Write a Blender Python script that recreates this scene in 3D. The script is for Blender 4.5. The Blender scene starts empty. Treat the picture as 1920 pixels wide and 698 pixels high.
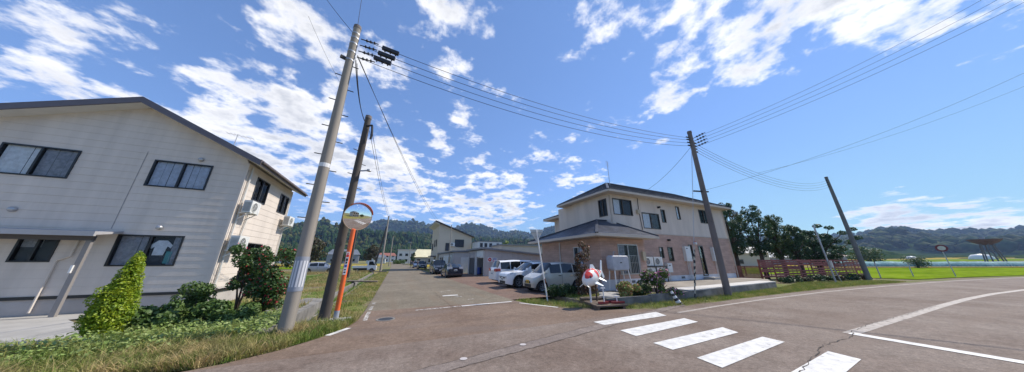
import bpy, math, random
import numpy as np
from mathutils import Matrix, Vector
random.seed(7); RNG = np.random.default_rng(11)
R = math.radians
scene = bpy.context.scene
COL = scene.collection

# ------------------------------------------------------------------ camera, sky, sun, exposure
CAMH, PITCH, YAW, FPX = 1.75, R(17.1), R(24.7), 455.0
cam_d = bpy.data.cameras.new("camera"); cam = bpy.data.objects.new("camera", cam_d); COL.objects.link(cam)
cam_d.sensor_width = 36.0; cam_d.lens = 36.0 * FPX / 1920.0; cam_d.clip_start = 0.05; cam_d.clip_end = 30000
cam.location = (0, 0, CAMH); cam.rotation_euler = (R(90) + PITCH, 0, -YAW)
scene.camera = cam
SUN_EL, SUN_AZ = R(48), R(92)           # azimuth measured from +Y (along the side road) towards +X
SUNDIR = Vector((math.sin(SUN_AZ) * math.cos(SUN_EL), math.cos(SUN_AZ) * math.cos(SUN_EL), math.sin(SUN_EL)))
sun_d = bpy.data.lights.new("sun", 'SUN'); sun = bpy.data.objects.new("sun", sun_d); COL.objects.link(sun)
sun_d.energy = 4.2; sun_d.angle = R(0.53); sun_d.color = (1.0, 0.93, 0.82)
sun.rotation_euler = SUNDIR.to_track_quat('Z', 'Y').to_euler(); sun.location = (0, 0, 60)
scene.view_settings.view_transform = 'Standard'; scene.view_settings.look = 'None'
scene.view_settings.gamma = 1.0; scene.view_settings.exposure = 0.45; scene.view_settings.use_curve_mapping = False

_c, _s, _cp, _sp = math.cos(PITCH), math.sin(PITCH), math.cos(YAW), math.sin(YAW)
def ray(u, v):
    x = (u - 960) / FPX; y = (349 - v) / FPX
    X, Y, Z = x, _c - y * _s, _s + y * _c
    return (X * _cp + Y * _sp, -X * _sp + Y * _cp, Z)
def gp(u, v, z=0.0):
    d = ray(u, v); t = (z - CAMH) / d[2]; return Vector((d[0] * t, d[1] * t, z))
def rng_at(u, v, dist):
    d = ray(u, v); t = dist / math.hypot(d[0], d[1]); return Vector((d[0] * t, d[1] * t, CAMH + d[2] * t))
def azel(u, v):
    d = ray(u, v); return math.atan2(d[0], d[1]), d[2] / math.hypot(d[0], d[1])

def build_world():
    w = bpy.data.worlds.new("World"); scene.world = w; w.use_nodes = True
    nt = w.node_tree; nt.nodes.clear(); N = nt.nodes.new; L = nt.links.new
    out = N('ShaderNodeOutputWorld')
    sky = N('ShaderNodeTexSky'); sky.sky_type = 'NISHITA'; sky.sun_disc = False
    sky.sun_elevation = SUN_EL; sky.sun_rotation = SUN_AZ; sky.altitude = 1200; sky.air_density = 0.9; sky.dust_density = 0.05; sky.ozone_density = 3.0
    bg = N('ShaderNodeBackground'); bg.inputs[1].default_value = 0.15
    hs = N('ShaderNodeHueSaturation'); hs.inputs['Saturation'].default_value = 1.0; hs.inputs['Value'].default_value = 1.0
    tc = N('ShaderNodeTexCoord')
    def math_(op, a, b=None, clamp=False):
        n = N('ShaderNodeMath'); n.operation = op; n.use_clamp = clamp
        for i, q in enumerate((a, b)):
            if q is None: continue
            if isinstance(q, (int, float)): n.inputs[i].default_value = q
            else: L(q, n.inputs[i])
        return n.outputs[0]
    def vmath(op, a, b):
        n = N('ShaderNodeVectorMath'); n.operation = op; L(a, n.inputs[0])
        if isinstance(b, (tuple, list)): n.inputs[1].default_value = b
        else: L(b, n.inputs[1])
        return n
    gm = N('ShaderNodeGamma'); gm.inputs[1].default_value = 0.6; L(sky.outputs[0], gm.inputs[0])       # softer contrast between zenith and horizon
    tn = N('ShaderNodeVectorMath'); tn.operation = 'MULTIPLY'; L(gm.outputs[0], tn.inputs[0]); tn.inputs[1].default_value = (0.93, 1.25, 1.80)
    cp_ = vmath('MINIMUM', tn.outputs[0], (4.6, 4.6, 4.9)).outputs[0]; L(cp_, hs.inputs['Color']); L(hs.outputs[0], bg.inputs[0])
    D = tc.outputs['Generated']
    sep = N('ShaderNodeSeparateXYZ'); L(D, sep.inputs[0])
    den = math_('ADD', math_('MAXIMUM', sep.outputs[2], 0.0), 0.16)
    inv = math_('DIVIDE', 1.0, den)
    sc = N('ShaderNodeVectorMath'); sc.operation = 'SCALE'; L(D, sc.inputs[0]); L(inv, sc.inputs['Scale'])
    flat = vmath('MULTIPLY', sc.outputs[0], (1, 1, 0.35)).outputs[0]
    def noise(vec, scale, detail, rough, dist=0.0, off=(0, 0, 0)):
        o = vmath('ADD', vec, off).outputs[0]
        n = N('ShaderNodeTexNoise'); n.inputs['Scale'].default_value = scale; n.inputs['Detail'].default_value = detail
        n.inputs['Roughness'].default_value = rough; n.inputs['Distortion'].default_value = dist; L(o, n.inputs['Vector']); return n.outputs[0]
    n1 = noise(flat, 5.2, 9, 0.56, 0.10, (3.1, 1.7, 0))
    n2 = noise(flat, 1.3, 3, 0.5, 0.0, (7.7, 4.2, 0))
    n4 = noise(flat, 13.0, 6, 0.65, 0.2, (1.3, 8.1, 0))
    # banks of cloud where the photograph has them: (u, v, radius in degrees, weight)
    blobs = [(20, 30, 9, .05), (90, 120, 8, .07), (500, 55, 8, .15), (875, 60, 5, .20), (810, 90, 5, .11), (620, 140, 6, .07), (720, 170, 6, .11),
             (520, 270, 7, .15), (620, 300, 8, .15), (740, 290, 7, .13), (760, 350, 7, .18), (900, 395, 6, .28), (960, 330, 6, .14), (1010, 300, 5, .14),
             (1110, 225, 4, .17), (1100, 335, 3.5, .28), (1250, 160, 5, .17), (1150, 50, 6, .13), (1310, 90, 6, .20), (1420, 60, 6, .20),
             (1290, 20, 8, .13), (1530, 50, 6, .22), (1640, 40, 6, .19), (1760, 20, 7, .22), (1860, 50, 7, .15), (1640, 388, 2.4, .40), (1690, 428, 3, .30), (1780, 428, 4, .34), (1880, 424, 4, .32), (1465, 266, 1.5, .26), (1500, 254, 1.6, .28), (1530, 245, 1.3, .22), (960, 388, 4, .26),
             (880, 230, 4, .08), (330, 190, 9, .08), (600, 310, 17, .08), (820, 360, 12, .10), (480, 200, 9, .08), (1560, 200, 9, -.2), (1000, 130, 5, -.12), (1650, 280, 9, -.25), (1250, 330, 8, -.15), (420, 120, 6, -.05), (1420, 330, 8, -.2), (1850, 240, 9, -.25), (1120, 130, 5, -.10)]
    acc = None
    for (u, v, rad, wt) in blobs:
        d = Vector(ray(u, v)).normalized()
        dt = N('ShaderNodeVectorMath'); dt.operation = 'DOT_PRODUCT'; L(D, dt.inputs[0]); dt.inputs[1].default_value = d
        k = math.log(2) / (1 - math.cos(R(rad)))        # exp(-k(1-cos)) : half weight at rad
        e = math_('EXPONENT', math_('MULTIPLY', math_('SUBTRACT', dt.outputs['Value'], 1.0), k))
        t = math_('MULTIPLY', e, wt)
        acc = t if acc is None else math_('ADD', acc, t)
    dens = math_('ADD', math_('ADD', math_('MULTIPLY', n1, 1.6), math_('MULTIPLY', n4, 0.42)), math_('ADD', math_('MULTIPLY', acc, 0.8), math_('MULTIPLY', n2, 0.15)))
    mr = N('ShaderNodeMapRange'); mr.interpolation_type = 'SMOOTHSTEP'; mr.clamp = True
    mr.inputs['From Min'].default_value = 1.20; mr.inputs['From Max'].default_value = 1.48; L(dens, mr.inputs['Value'])
    cov = math_('MULTIPLY', mr.outputs[0], 0.97, True)
    # cloud shading: thick parts turn grey, away from the sun more so
    n3 = noise(flat, 3.4, 5, 0.55, 0.1, (3.16, 1.62, 0.0))
    thick = N('ShaderNodeMapRange'); thick.clamp = True; thick.inputs['From Min'].default_value = 1.12; thick.inputs['From Max'].default_value = 1.42
    L(math_('ADD', math_('MULTIPLY', dens, 0.72), math_('MULTIPLY', n3, 0.45)), thick.inputs['Value'])
    ramp = N('ShaderNodeMix'); ramp.data_type = 'RGBA'; L(thick.outputs[0], ramp.inputs[0])
    ramp.inputs[6].default_value = (0.95, 0.93, 0.91, 1); ramp.inputs[7].default_value = (0.50, 0.51, 0.54, 1)
    cb = N('ShaderNodeBackground'); cb.inputs[1].default_value = 1.12; L(ramp.outputs[2], cb.inputs[0])
    up = N('ShaderNodeMapRange'); up.clamp = True; up.inputs['From Min'].default_value = 0.0; up.inputs['From Max'].default_value = 0.04; L(sep.outputs[2], up.inputs['Value'])
    mix = N('ShaderNodeMixShader'); L(math_('MULTIPLY', cov, up.outputs[0]), mix.inputs[0]); L(bg.outputs[0], mix.inputs[1]); L(cb.outputs[0], mix.inputs[2])
    L(mix.outputs[0], out.inputs[0])
build_world()

# ------------------------------------------------------------------ materials
MATS = {}
def mat(name, col, rough=0.8, var=0.0, scale=3.0, bump=0.0, bscale=None, metal=0.0, col2=None, detail=4, spec=None, translucent=0.0, stretch=None, lo=0.35, hi=0.65, coat=0.0):
    if name in MATS: return MATS[name]
    m = bpy.data.materials.new(name); m.use_nodes = True; nt = m.node_tree; N = nt.nodes.new; L = nt.links.new
    b = nt.nodes['Principled BSDF']; b.inputs['Roughness'].default_value = rough; b.inputs['Metallic'].default_value = metal
    if spec is not None: b.inputs['Specular IOR Level'].default_value = spec
    if coat: b.inputs['Coat Weight'].default_value = coat; b.inputs['Coat Roughness'].default_value = 0.03
    c = tuple(col) + (1,)
    b.inputs['Base Color'].default_value = c
    colsock = None
    if var or col2 or bump:
        geo = N('ShaderNodeNewGeometry'); pos = geo.outputs['Position']
        if stretch:
            vm = N('ShaderNodeVectorMath'); vm.operation = 'MULTIPLY'; L(pos, vm.inputs[0]); vm.inputs[1].default_value = stretch; pos = vm.outputs[0]
    if var or col2:
        n = N('ShaderNodeTexNoise'); n.inputs['Scale'].default_value = scale; n.inputs['Detail'].default_value = detail; n.inputs['Roughness'].default_value = 0.6; L(pos, n.inputs['Vector'])
        mr = N('ShaderNodeMapRange'); mr.inputs['From Min'].default_value = lo; mr.inputs['From Max'].default_value = hi; L(n.outputs[0], mr.inputs['Value'])
        mx = N('ShaderNodeMix'); mx.data_type = 'RGBA'; L(mr.outputs[0], mx.inputs[0])
        a = c if col2 else tuple(q * (1 - var) for q in col) + (1,)
        d = tuple(col2) + (1,) if col2 else tuple(min(1, q * (1 + var)) for q in col) + (1,)
        mx.inputs[6].default_value = a; mx.inputs[7].default_value = d
        colsock = mx.outputs[2]
        if col2 and var:
            n2 = N('ShaderNodeTexNoise'); n2.inputs['Scale'].default_value = scale * 7.3; n2.inputs['Detail'].default_value = 3; L(pos, n2.inputs['Vector'])
            mm = N('ShaderNodeMapRange'); mm.inputs['From Min'].default_value = 0.3; mm.inputs['From Max'].default_value = 0.7
            mm.inputs['To Min'].default_value = 1 - var; mm.inputs['To Max'].default_value = 1 + var; L(n2.outputs[0], mm.inputs['Value'])
            v2 = N('ShaderNodeVectorMath'); v2.operation = 'SCALE'; L(colsock, v2.inputs[0]); L(mm.outputs[0], v2.inputs['Scale']); colsock = v2.outputs[0]
        L(colsock, b.inputs['Base Color'])
    if bump:
        n = N('ShaderNodeTexNoise'); n.inputs['Scale'].default_value = bscale or scale * 6; n.inputs['Detail'].default_value = 5; L(pos, n.inputs['Vector'])
        bp = N('ShaderNodeBump'); bp.inputs['Strength'].default_value = bump; bp.inputs['Distance'].default_value = 0.02; L(n.outputs[0], bp.inputs['Height']); L(bp.outputs[0], b.inputs['Normal'])
    if translucent:
        t = N('ShaderNodeBsdfTranslucent'); t.inputs[0].default_value = c
        if colsock: L(colsock, t.inputs[0])
        ms = N('ShaderNodeMixShader'); ms.inputs[0].default_value = translucent
        L(b.outputs[0], ms.inputs[1]); L(t.outputs[0], ms.inputs[2]); L(ms.outputs[0], nt.nodes['Material Output'].inputs[0])
    MATS[name] = m; return m
def glass_mat(name, tint, refl=1.5):
    m = bpy.data.materials.new(name); m.use_nodes = True; nt = m.node_tree; N = nt.nodes.new; L = nt.links.new
    nt.nodes.remove(nt.nodes['Principled BSDF'])
    t = N('ShaderNodeBsdfTransparent'); t.inputs[0].default_value = tuple(tint) + (1,)
    g = N('ShaderNodeBsdfGlossy'); g.inputs['Roughness'].default_value = 0.02
    f = N('ShaderNodeLayerWeight'); f.inputs[0].default_value = refl
    ms = N('ShaderNodeMixShader'); L(f.outputs[0], ms.inputs[0]); L(t.outputs[0], ms.inputs[1]); L(g.outputs[0], ms.inputs[2])
    L(ms.outputs[0], nt.nodes['Material Output'].inputs[0]); MATS[name] = m; return m
def road_mat(name, c1, c2, c3, wear=0.0):
    """asphalt: two-tone patches, aggregate speckle, tyre-polished streaks along the lane"""
    m = bpy.data.materials.new(name); m.use_nodes = True; nt = m.node_tree; N = nt.nodes.new; L = nt.links.new
    b = nt.nodes['Principled BSDF']; b.inputs['Roughness'].default_value = 0.85; b.inputs['Specular IOR Level'].default_value = 0.12
    geo = N('ShaderNodeNewGeometry')
    def nz(scale, det, st=None, ro=0.6):
        v = geo.outputs['Position']
        if st:
            q = N('ShaderNodeVectorMath'); q.operation = 'MULTIPLY'; L(v, q.inputs[0]); q.inputs[1].default_value = st; v = q.outputs[0]
        n = N('ShaderNodeTexNoise'); n.inputs['Scale'].default_value = scale; n.inputs['Detail'].default_value = det; n.inputs['Roughness'].default_value = ro; L(v, n.inputs['Vector']); return n.outputs[0]
    def mrg(s, a, bb, c=0, d=1):
        n = N('ShaderNodeMapRange'); n.inputs['From Min'].default_value = a; n.inputs['From Max'].default_value = bb; n.inputs['To Min'].default_value = c; n.inputs['To Max'].default_value = d; L(s, n.inputs['Value']); return n.outputs[0]
    def mix(f, a, bb):
        n = N('ShaderNodeMix'); n.data_type = 'RGBA'; L(f, n.inputs[0])
        for i, q in ((6, a), (7, bb)):
            if isinstance(q, tuple): n.inputs[i].default_value = q + (1,)
            else: L(q, n.inputs[i])
        return n.outputs[2]
    base = mix(mrg(nz(0.35, 6), .38, .62), c1, c2)
    md = N('ShaderNodeVectorMath'); md.operation = 'SCALE'; L(base, md.inputs[0]); L(mrg(nz(11, 5, None, .75), .3, .7, .72, 1.26), md.inputs['Scale']); base = md.outputs[0]
    tw = N('ShaderNodeVectorMath'); tw.operation = 'SCALE'; L(base, tw.inputs[0]); L(mrg(nz(2.4, 5, None, .7), .3, .7, .84, 1.14), tw.inputs['Scale']); base = tw.outputs[0]
    base = mix(mrg(nz(0.8, 4, wear or None), .5, .75), base, c3)
    sp = N('ShaderNodeVectorMath'); sp.operation = 'SCALE'; L(base, sp.inputs[0]); L(mrg(nz(55, 3, None, .8), .25, .75, .55, 1.45), sp.inputs['Scale'])
    L(sp.outputs[0], b.inputs['Base Color'])
    bp = N('ShaderNodeBump'); bp.inputs['Strength'].default_value = 0.35; bp.inputs['Distance'].default_value = 0.01; L(nz(70, 3), bp.inputs['Height']); L(bp.outputs[0], b.inputs['Normal'])
    MATS[name] = m; return m

# ------------------------------------------------------------------ mesh helpers
class MB:
    def __init__(s): s.v = []; s.f = []
    def add(s, vs, fs):
        o = len(s.v); s.v += [tuple(q) for q in vs]; s.f += [tuple(i + o for i in f) for f in fs]; return s
    def box(s, x0, x1, y0, y1, z0, z1):
        return s.add([(x0, y0, z0), (x1, y0, z0), (x1, y1, z0), (x0, y1, z0), (x0, y0, z1), (x1, y0, z1), (x1, y1, z1), (x0, y1, z1)],
                     [(0, 3, 2, 1), (4, 5, 6, 7), (0, 1, 5, 4), (1, 2, 6, 5), (2, 3, 7, 6), (3, 0, 4, 7)])
    def hexa(s, p):   # 8 corners, bottom 4 then top 4
        return s.add(p, [(0, 3, 2, 1), (4, 5, 6, 7), (0, 1, 5, 4), (1, 2, 6, 5), (2, 3, 7, 6), (3, 0, 4, 7)])
    def bar(s, a, b, w, h=None):
        a = Vector(a); b = Vector(b); d = (b - a).normalized(); h = h or w
        up = Vector((0, 0, 1)) if abs(d.z) < .95 else Vector((0, 1, 0))
        sx = d.cross(up).normalized() * w / 2; sz = sx.cross(d).normalized() * h / 2
        return s.hexa([a - sx - sz, a + sx - sz, b + sx - sz, b - sx - sz, a - sx + sz, a + sx + sz, b + sx + sz, b - sx + sz])
    def tube(s, pts, rad, n=8, cap=True):
        pts = [Vector(p) for p in pts]
        rad = rad if isinstance(rad, (list, tuple)) else [rad] * len(pts)
        vs = []; fs = []; ref = None
        for i, p in enumerate(pts):
            d = (pts[min(i + 1, len(pts) - 1)] - pts[max(i - 1, 0)]).normalized()
            if ref is None: ref = Vector((1, 0, 0)) if abs(d.x) < .8 else Vector((0, 1, 0))
            a = (ref - d * ref.dot(d)).normalized(); ref = a; b = d.cross(a)
            for k in range(n):
                t = 2 * math.pi * k / n; vs.append(p + (a * math.cos(t) + b * math.sin(t)) * rad[i])
        for i in range(len(pts) - 1):
            for k in range(n): fs.append((i * n + k, i * n + (k + 1) % n, (i + 1) * n + (k + 1) % n, (i + 1) * n + k))
        if cap:
            fs.append(tuple(range(n - 1, -1, -1))); fs.append(tuple((len(pts) - 1) * n + k for k in range(n)))
        return s.add(vs, fs)
    def poly(s, pts): return s.add(pts, [tuple(range(len(pts)))])
    def prism(s, pts, off):   # planar polygon extruded by the vector off
        n = len(pts); a = [Vector(p) for p in pts]; b = [p + Vector(off) for p in a]
        return s.add(a + b, [tuple(range(n))[::-1], tuple(range(n, 2 * n))] + [(i, (i + 1) % n, n + (i + 1) % n, n + i) for i in range(n)])
    def lathe(s, prof, center, axis='Z', n=24):
        cx, cy, cz = center; vs = []; fs = []
        for (r, h) in prof:
            for k in range(n):
                t = 2 * math.pi * k / n; a, b = r * math.cos(t), r * math.sin(t)
                vs.append({'Z': (cx + a, cy + b, cz + h), 'Y': (cx + a, cy + h, cz + b), 'X': (cx + h, cy + a, cz + b)}[axis])
        for i in range(len(prof) - 1):
            for k in range(n): fs.append((i * n + k, i * n + (k + 1) % n, (i + 1) * n + (k + 1) % n, (i + 1) * n + k))
        return s.add(vs, fs)
    def build(s, name, m, parent=None, smooth=False, world=True, sharp=None):
        me = bpy.data.meshes.new(name); me.from_pydata(s.v, [], s.f); me.update()
        return link_mesh(name, me, m, parent, smooth, world, sharp)
def link_mesh(name, me, m, parent=None, smooth=False, world=True, sharp=None):
    if isinstance(m, str): m = MATS[m]
    if m: me.materials.append(m)
    if smooth:
        me.shade_smooth()
        if sharp: me.set_sharp_from_angle(angle=R(sharp))
    o = bpy.data.objects.new(name, me); COL.objects.link(o)
    if parent:
        o.parent = parent
        if world and parent.type == 'EMPTY': o.matrix_parent_inverse = parent.matrix_basis.inverted()
    return o
def tag(o, label=None, cat=None, group=None, kind=None):
    if label: o['label'] = label
    if cat: o['category'] = cat
    if group: o['group'] = group
    if kind: o['kind'] = kind
    return o
def thing(name, label, cat, loc=(0, 0, 0), rz=0.0, group=None):
    o = bpy.data.objects.new(name, None); COL.objects.link(o); o.empty_display_size = .2
    o.matrix_basis = Matrix.Translation(Vector(loc)) @ Matrix.Rotation(rz, 4, 'Z')
    return tag(o, label, cat, group)
def copy_tree(src, parent=None):
    c = src.copy(); COL.objects.link(c); c.parent = parent
    for ch in [o for o in bpy.data.objects if o.parent == src]: copy_tree(ch, c)
    return c
def np_mesh(name, V, F):
    """V (n,3) floats, F (m,k) indices"""
    me = bpy.data.meshes.new(name); V = np.asarray(V, np.float32); F = np.asarray(F, np.int32); k = F.shape[1]
    me.vertices.add(len(V)); me.vertices.foreach_set('co', V.ravel())
    me.loops.add(F.size); me.loops.foreach_set('vertex_index', F.ravel())
    me.polygons.add(len(F)); me.polygons.foreach_set('loop_start', np.arange(0, F.size, k, dtype=np.int32)); me.polygons.foreach_set('loop_total', np.full(len(F), k, np.int32))
    me.update(calc_edges=True); return me
def vnoise(x, y, seed=0):
    """value noise, vectorised"""
    xi = np.floor(x).astype(np.int64); yi = np.floor(y).astype(np.int64); xf = x - xi; yf = y - yi
    def h(a, b):
        q = (a * 374761393 + b * 668265263 + seed * 974711) & 0x7fffffff
        q = ((q ^ (q >> 13)) * 1274126177) & 0x7fffffff
        return ((q ^ (q >> 16)) & 0xffff) / 65535.0
    u = xf * xf * (3 - 2 * xf); v = yf * yf * (3 - 2 * yf)
    return (h(xi, yi) * (1 - u) + h(xi + 1, yi) * u) * (1 - v) + (h(xi, yi + 1) * (1 - u) + h(xi + 1, yi + 1) * u) * v
def fbm(x, y, oct=5, seed=0):
    s = 0; a = .5
    for i in range(oct): s = s + a * vnoise(x, y, seed + i); x = x * 2.03 + 5.1; y = y * 2.03 + 1.7; a *= .5
    return s
def zfun(x, y):
    """lie of the land: flat by the crossing, the valley floor rises gently ahead and to the right"""
    x = np.asarray(x, float); y = np.asarray(y, float)
    return 0.012 * np.clip(x - 220, 0, 1500) + 0.0045 * np.clip(y - 60, 0, 1500)
def leaves(centers, radii, n, size, asp=1.6, seed=1, shell=.55, flat=0.0, droop=0.0):
    """n leaf blades (bent diamonds, two triangles) spread through ellipsoids"""
    rg = np.random.default_rng(seed); C = np.asarray(centers, float); Rr = np.asarray(radii, float)
    if Rr.ndim == 1: Rr = np.repeat(Rr[:, None], 3, 1)
    w = (Rr.prod(1)) ** (2 / 3); idx = rg.choice(len(C), n, p=w / w.sum())
    d = rg.normal(size=(n, 3)); d /= np.linalg.norm(d, axis=1)[:, None]
    r = rg.random(n) ** (1 / 3 * (1 - shell) + .02)
    P = C[idx] + d * Rr[idx] * r[:, None] * (1 + rg.normal(0, .06, (n, 1)))
    nrm = d + rg.normal(0, .8, (n, 3)); nrm[:, 2] += .35 + flat; nrm /= np.linalg.norm(nrm, axis=1)[:, None]
    t = rg.normal(size=(n, 3)); t[:, 2] -= droop; t -= nrm * (t * nrm).sum(1)[:, None]; t /= np.linalg.norm(t, axis=1)[:, None]
    b = np.cross(nrm, t); s = size * (.6 + .8 * rg.random(n))[:, None]
    V = np.stack([P - t * s, P + b * s / asp + nrm * s * .1, P + t * s, P - b * s / asp + nrm * s * .1], 1).reshape(-1, 3)
    i = np.arange(n)[:, None] * 4
    F = np.concatenate([i + [0, 1, 2], i + [0, 2, 3]], 1).reshape(-1, 3)
    return V, F
def blades(pts, hmin, hmax, w, seed=1, zf=zfun, lean=.5):
    rg = np.random.default_rng(seed); n = len(pts); P = np.zeros((n, 3)); P[:, :2] = pts[:, :2]; P[:, 2] = pts[:, 2] if pts.shape[1] > 2 else zf(pts[:, 0], pts[:, 1])
    a = rg.random(n) * 2 * np.pi; h = hmin + (hmax - hmin) * rg.random(n) ** 1.6; ln = rg.normal(0, lean, (n, 2)) * h[:, None]
    wd = np.stack([np.cos(a), np.sin(a), a * 0], 1) * (w * (.6 + .8 * rg.random(n)))[:, None]
    mid = P.copy(); mid[:, :2] += ln * .35; mid[:, 2] += h * .6
    tip = P.copy(); tip[:, :2] += ln; tip[:, 2] += h
    V = np.stack([P - wd, P + wd, mid + wd * .7, mid - wd * .7, tip], 1).reshape(-1, 3); i = np.arange(n)[:, None] * 5
    F = np.concatenate([i + [0, 1, 2], i + [0, 2, 3], i + [3, 2, 4]], 1).reshape(-1, 3)
    return V, F
def in_poly(pts, poly):
    x, y = pts[:, 0], pts[:, 1]; r = np.zeros(len(pts), bool); n = len(poly)
    for i in range(n):
        x1, y1 = poly[i]; x2, y2 = poly[(i + 1) % n]
        c = ((y1 > y) != (y2 > y)) & (x < (x2 - x1) * (y - y1) / (y2 - y1 + 1e-12) + x1); r ^= c
    return r
def scatter(poly, n, seed=1, clump=0.0, cs=1.0):
    rg = np.random.default_rng(seed); P = np.array(poly, float); lo = P.min(0); hi = P.max(0); out = []
    tot = 0
    while tot < n:
        q = lo + (hi - lo) * rg.random((n * 2, 2)); q = q[in_poly(q, poly)]
        if clump:
            m = vnoise(q[:, 0] / cs, q[:, 1] / cs, seed) * .7 + .3 * vnoise(q[:, 0] / cs * 3, q[:, 1] / cs * 3, seed + 3); q = q[rg.random(len(q)) < np.clip((m - clump) * 4, .04, 1)]
        out.append(q); tot += len(q)
    return np.concatenate(out)[:n]
def join_np(parts):
    Vs = []; Fs = []; o = 0
    for V, F in parts: Vs.append(V); Fs.append(F + o); o += len(V)
    return np.concatenate(Vs), np.concatenate(Fs)
def cut_rects(a0, a1, z0, z1, holes):
    """split the rectangle into rectangles that avoid the holes (ha0, ha1, hz0, hz1)"""
    hs = [h for h in holes if h[0] < a1 and h[1] > a0 and h[2] < z1 and h[3] > z0]
    if not hs: return [(a0, a1, z0, z1)]
    out = []; xs = sorted({a0, a1} | {min(max(q, a0), a1) for h in hs for q in h[:2]})
    for xa, xb in zip(xs, xs[1:]):
        if xb - xa < 1e-6: continue
        zz = sorted((max(h[2], z0), min(h[3], z1)) for h in hs if h[0] < xb - 1e-6 and h[1] > xa + 1e-6); cur = z0
        for (p, q) in zz:
            if p > cur + 1e-6: out.append((xa, xb, cur, p))
            cur = max(cur, q)
        if cur < z1 - 1e-6: out.append((xa, xb, cur, z1))
    mg = []                                   # merge equal-height neighbours
    for r in out:
        if mg and abs(mg[-1][1] - r[0]) < 1e-6 and abs(mg[-1][2] - r[2]) < 1e-6 and abs(mg[-1][3] - r[3]) < 1e-6: mg[-1] = (mg[-1][0], r[1], r[2], r[3])
        else: mg.append(r)
    return mg
class Face:
    """a wall plane: a runs along it, d outwards, z up"""
    def __init__(s, kind, c): s.k = kind; s.c = c
    def box(s, mb, a0, a1, d0, d1, z0, z1):
        if s.k == '-y': return mb.box(a0, a1, s.c - d1, s.c - d0, z0, z1)
        if s.k == '+x': return mb.box(s.c + d0, s.c + d1, a0, a1, z0, z1)
        if s.k == '-x': return mb.box(s.c - d1, s.c - d0, a0, a1, z0, z1)
    def pt(s, a, d, z):
        return {'-y': (a, s.c - d, z), '+x': (s.c + d, a, z), '-x': (s.c - d, a, z)}[s.k]
def window(parent, fc, a0, a1, z0, z1, frame='frame_black', panes=2, curtain=None, fw=.05, proud=.025, deep=.11, screen=False, grille=0, sill=False, label=None):
    mb = MB(); dp = -deep + .012
    for (p, q, r, t) in ((a0, a1, z1 - fw, z1), (a0, a1, z0, z0 + fw), (a0, a0 + fw, z0 + fw, z1 - fw), (a1 - fw, a1, z0 + fw, z1 - fw)): fc.box(mb, p, q, dp, proud, r, t)
    ia, ib = a0 + fw, a1 - fw; wd = (ib - ia) / panes
    for i in range(1, panes): fc.box(mb, ia + wd * i - fw * .55, ia + wd * i + fw * .55, -.06, proud - .006, z0 + fw, z1 - fw)
    o = mb.build('window', frame, parent)
    if label: o['label'] = label
    for i in range(panes):
        p = MB(); fc.box(p, ia + wd * i + .004, ia + wd * (i + 1) - .004, -.045 + .015 * (i % 2), -.039 + .015 * (i % 2), z0 + fw - .01, z1 - fw + .01); p.build('pane', 'win_glass', o)
    b = MB(); fc.box(b, ia - .02, ib + .02, dp, dp + .01, z0 + fw - .02, z1 - fw + .02); b.build('room_shade_panel', 'interior_dark', o)  # flat backing panel, the gloom of the unlit room put into its colour
    if curtain:
        for (ca, cb, cz0, cz1, cm) in curtain:
            n = max(8, int((cb - ca) / .035)); vs = []; ph = random.random() * 6
            for i in range(n + 1):
                a = ca + (cb - ca) * i / n; d = -.076 + .011 * math.sin(a * 60 + ph) + .006 * math.sin(a * 23)
                vs += [fc.pt(a, d, cz0), fc.pt(a, d, cz1)]
            c = MB().add(vs, [(2 * i, 2 * i + 2, 2 * i + 3, 2 * i + 1) for i in range(n)]); c.build('curtain', cm, o, smooth=True)
    if sill:
        sb = MB(); fc.box(sb, a0 - .03, a1 + .03, -.02, .06, z0 - .035, z0 - .001); sb.build('sill', frame, o)
    if grille:
        for i in range(grille):
            a = a0 + .03 + (a1 - a0 - .06) * i / (grille - 1); g_ = MB(); fc.box(g_, a - .009, a + .009, .07, .088, z0 + .02, z1 * .62 + z0 * .38); g_.build('grille_bar', 'alu', o)
        for zz in (z0 + .06, z0 * .62 + z1 * .38, z1 * .62 + z0 * .38):
            g_ = MB(); fc.box(g_, a0 - .02, a1 + .02, proud - .01, .069, zz - .012, zz + .012); g_.build('grille_rail', 'alu', o)
    return o
# ------------------------------------------------------------------ material library
mat('frame_black', (.012, .012, .014), .35); mat('frame_bronze', (.06, .045, .035), .4); mat('frame_dark', (.03, .03, .032), .4)
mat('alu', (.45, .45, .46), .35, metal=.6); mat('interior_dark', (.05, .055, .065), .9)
mat('curtain_white', (.72, .72, .74), .9, .12, 9); mat('curtain_grey', (.30, .30, .33), .9, .2, 9); mat('curtain_blue', (.50, .53, .62), .9, .12, 9)
glass_mat('win_glass', (.93, .95, .96), .12)
mat('siding_left', (.64, .565, .495), .75, .07, 1.6, .06, 14, stretch=(1.6, 1.6, .12)); mat('siding_gap', (.36, .33, .31), .9)
mat('trim_cream', (.60, .585, .545), .7, .04, 2); mat('roof_brown', (.13, .105, .105), .65, .15, 2); mat('fascia_grey', (.115, .105, .125), .55, .08, 3)
mat('foundation', (.42, .385, .36), .85, .1, 1.5, .15, 20); mat('concrete', (.36, .345, .32), .9, .14, 1.1, .25, 25); mat('concrete_old', (.19, .18, .165), .95, .32, 1.6, .35, 22)
mat('concrete_pole', (.30, .265, .225), .85, .10, 1.3, .12, 30, stretch=(1, 1, .25)); mat('concrete_pole_dark', (.085, .072, .062), .9, .22, 1.6, .12, 30, stretch=(1, 1, .22)); mat('concrete_pole_brown', (.175, .15, .14), .9, .2, 1.6, .12, 30, stretch=(1, 1, .22))
mat('steel_galv', (.42, .43, .45), .5, .1, 4, metal=.5); mat('black_iron', (.025, .025, .028), .6); mat('cable', (.02, .02, .022), .7)
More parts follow.
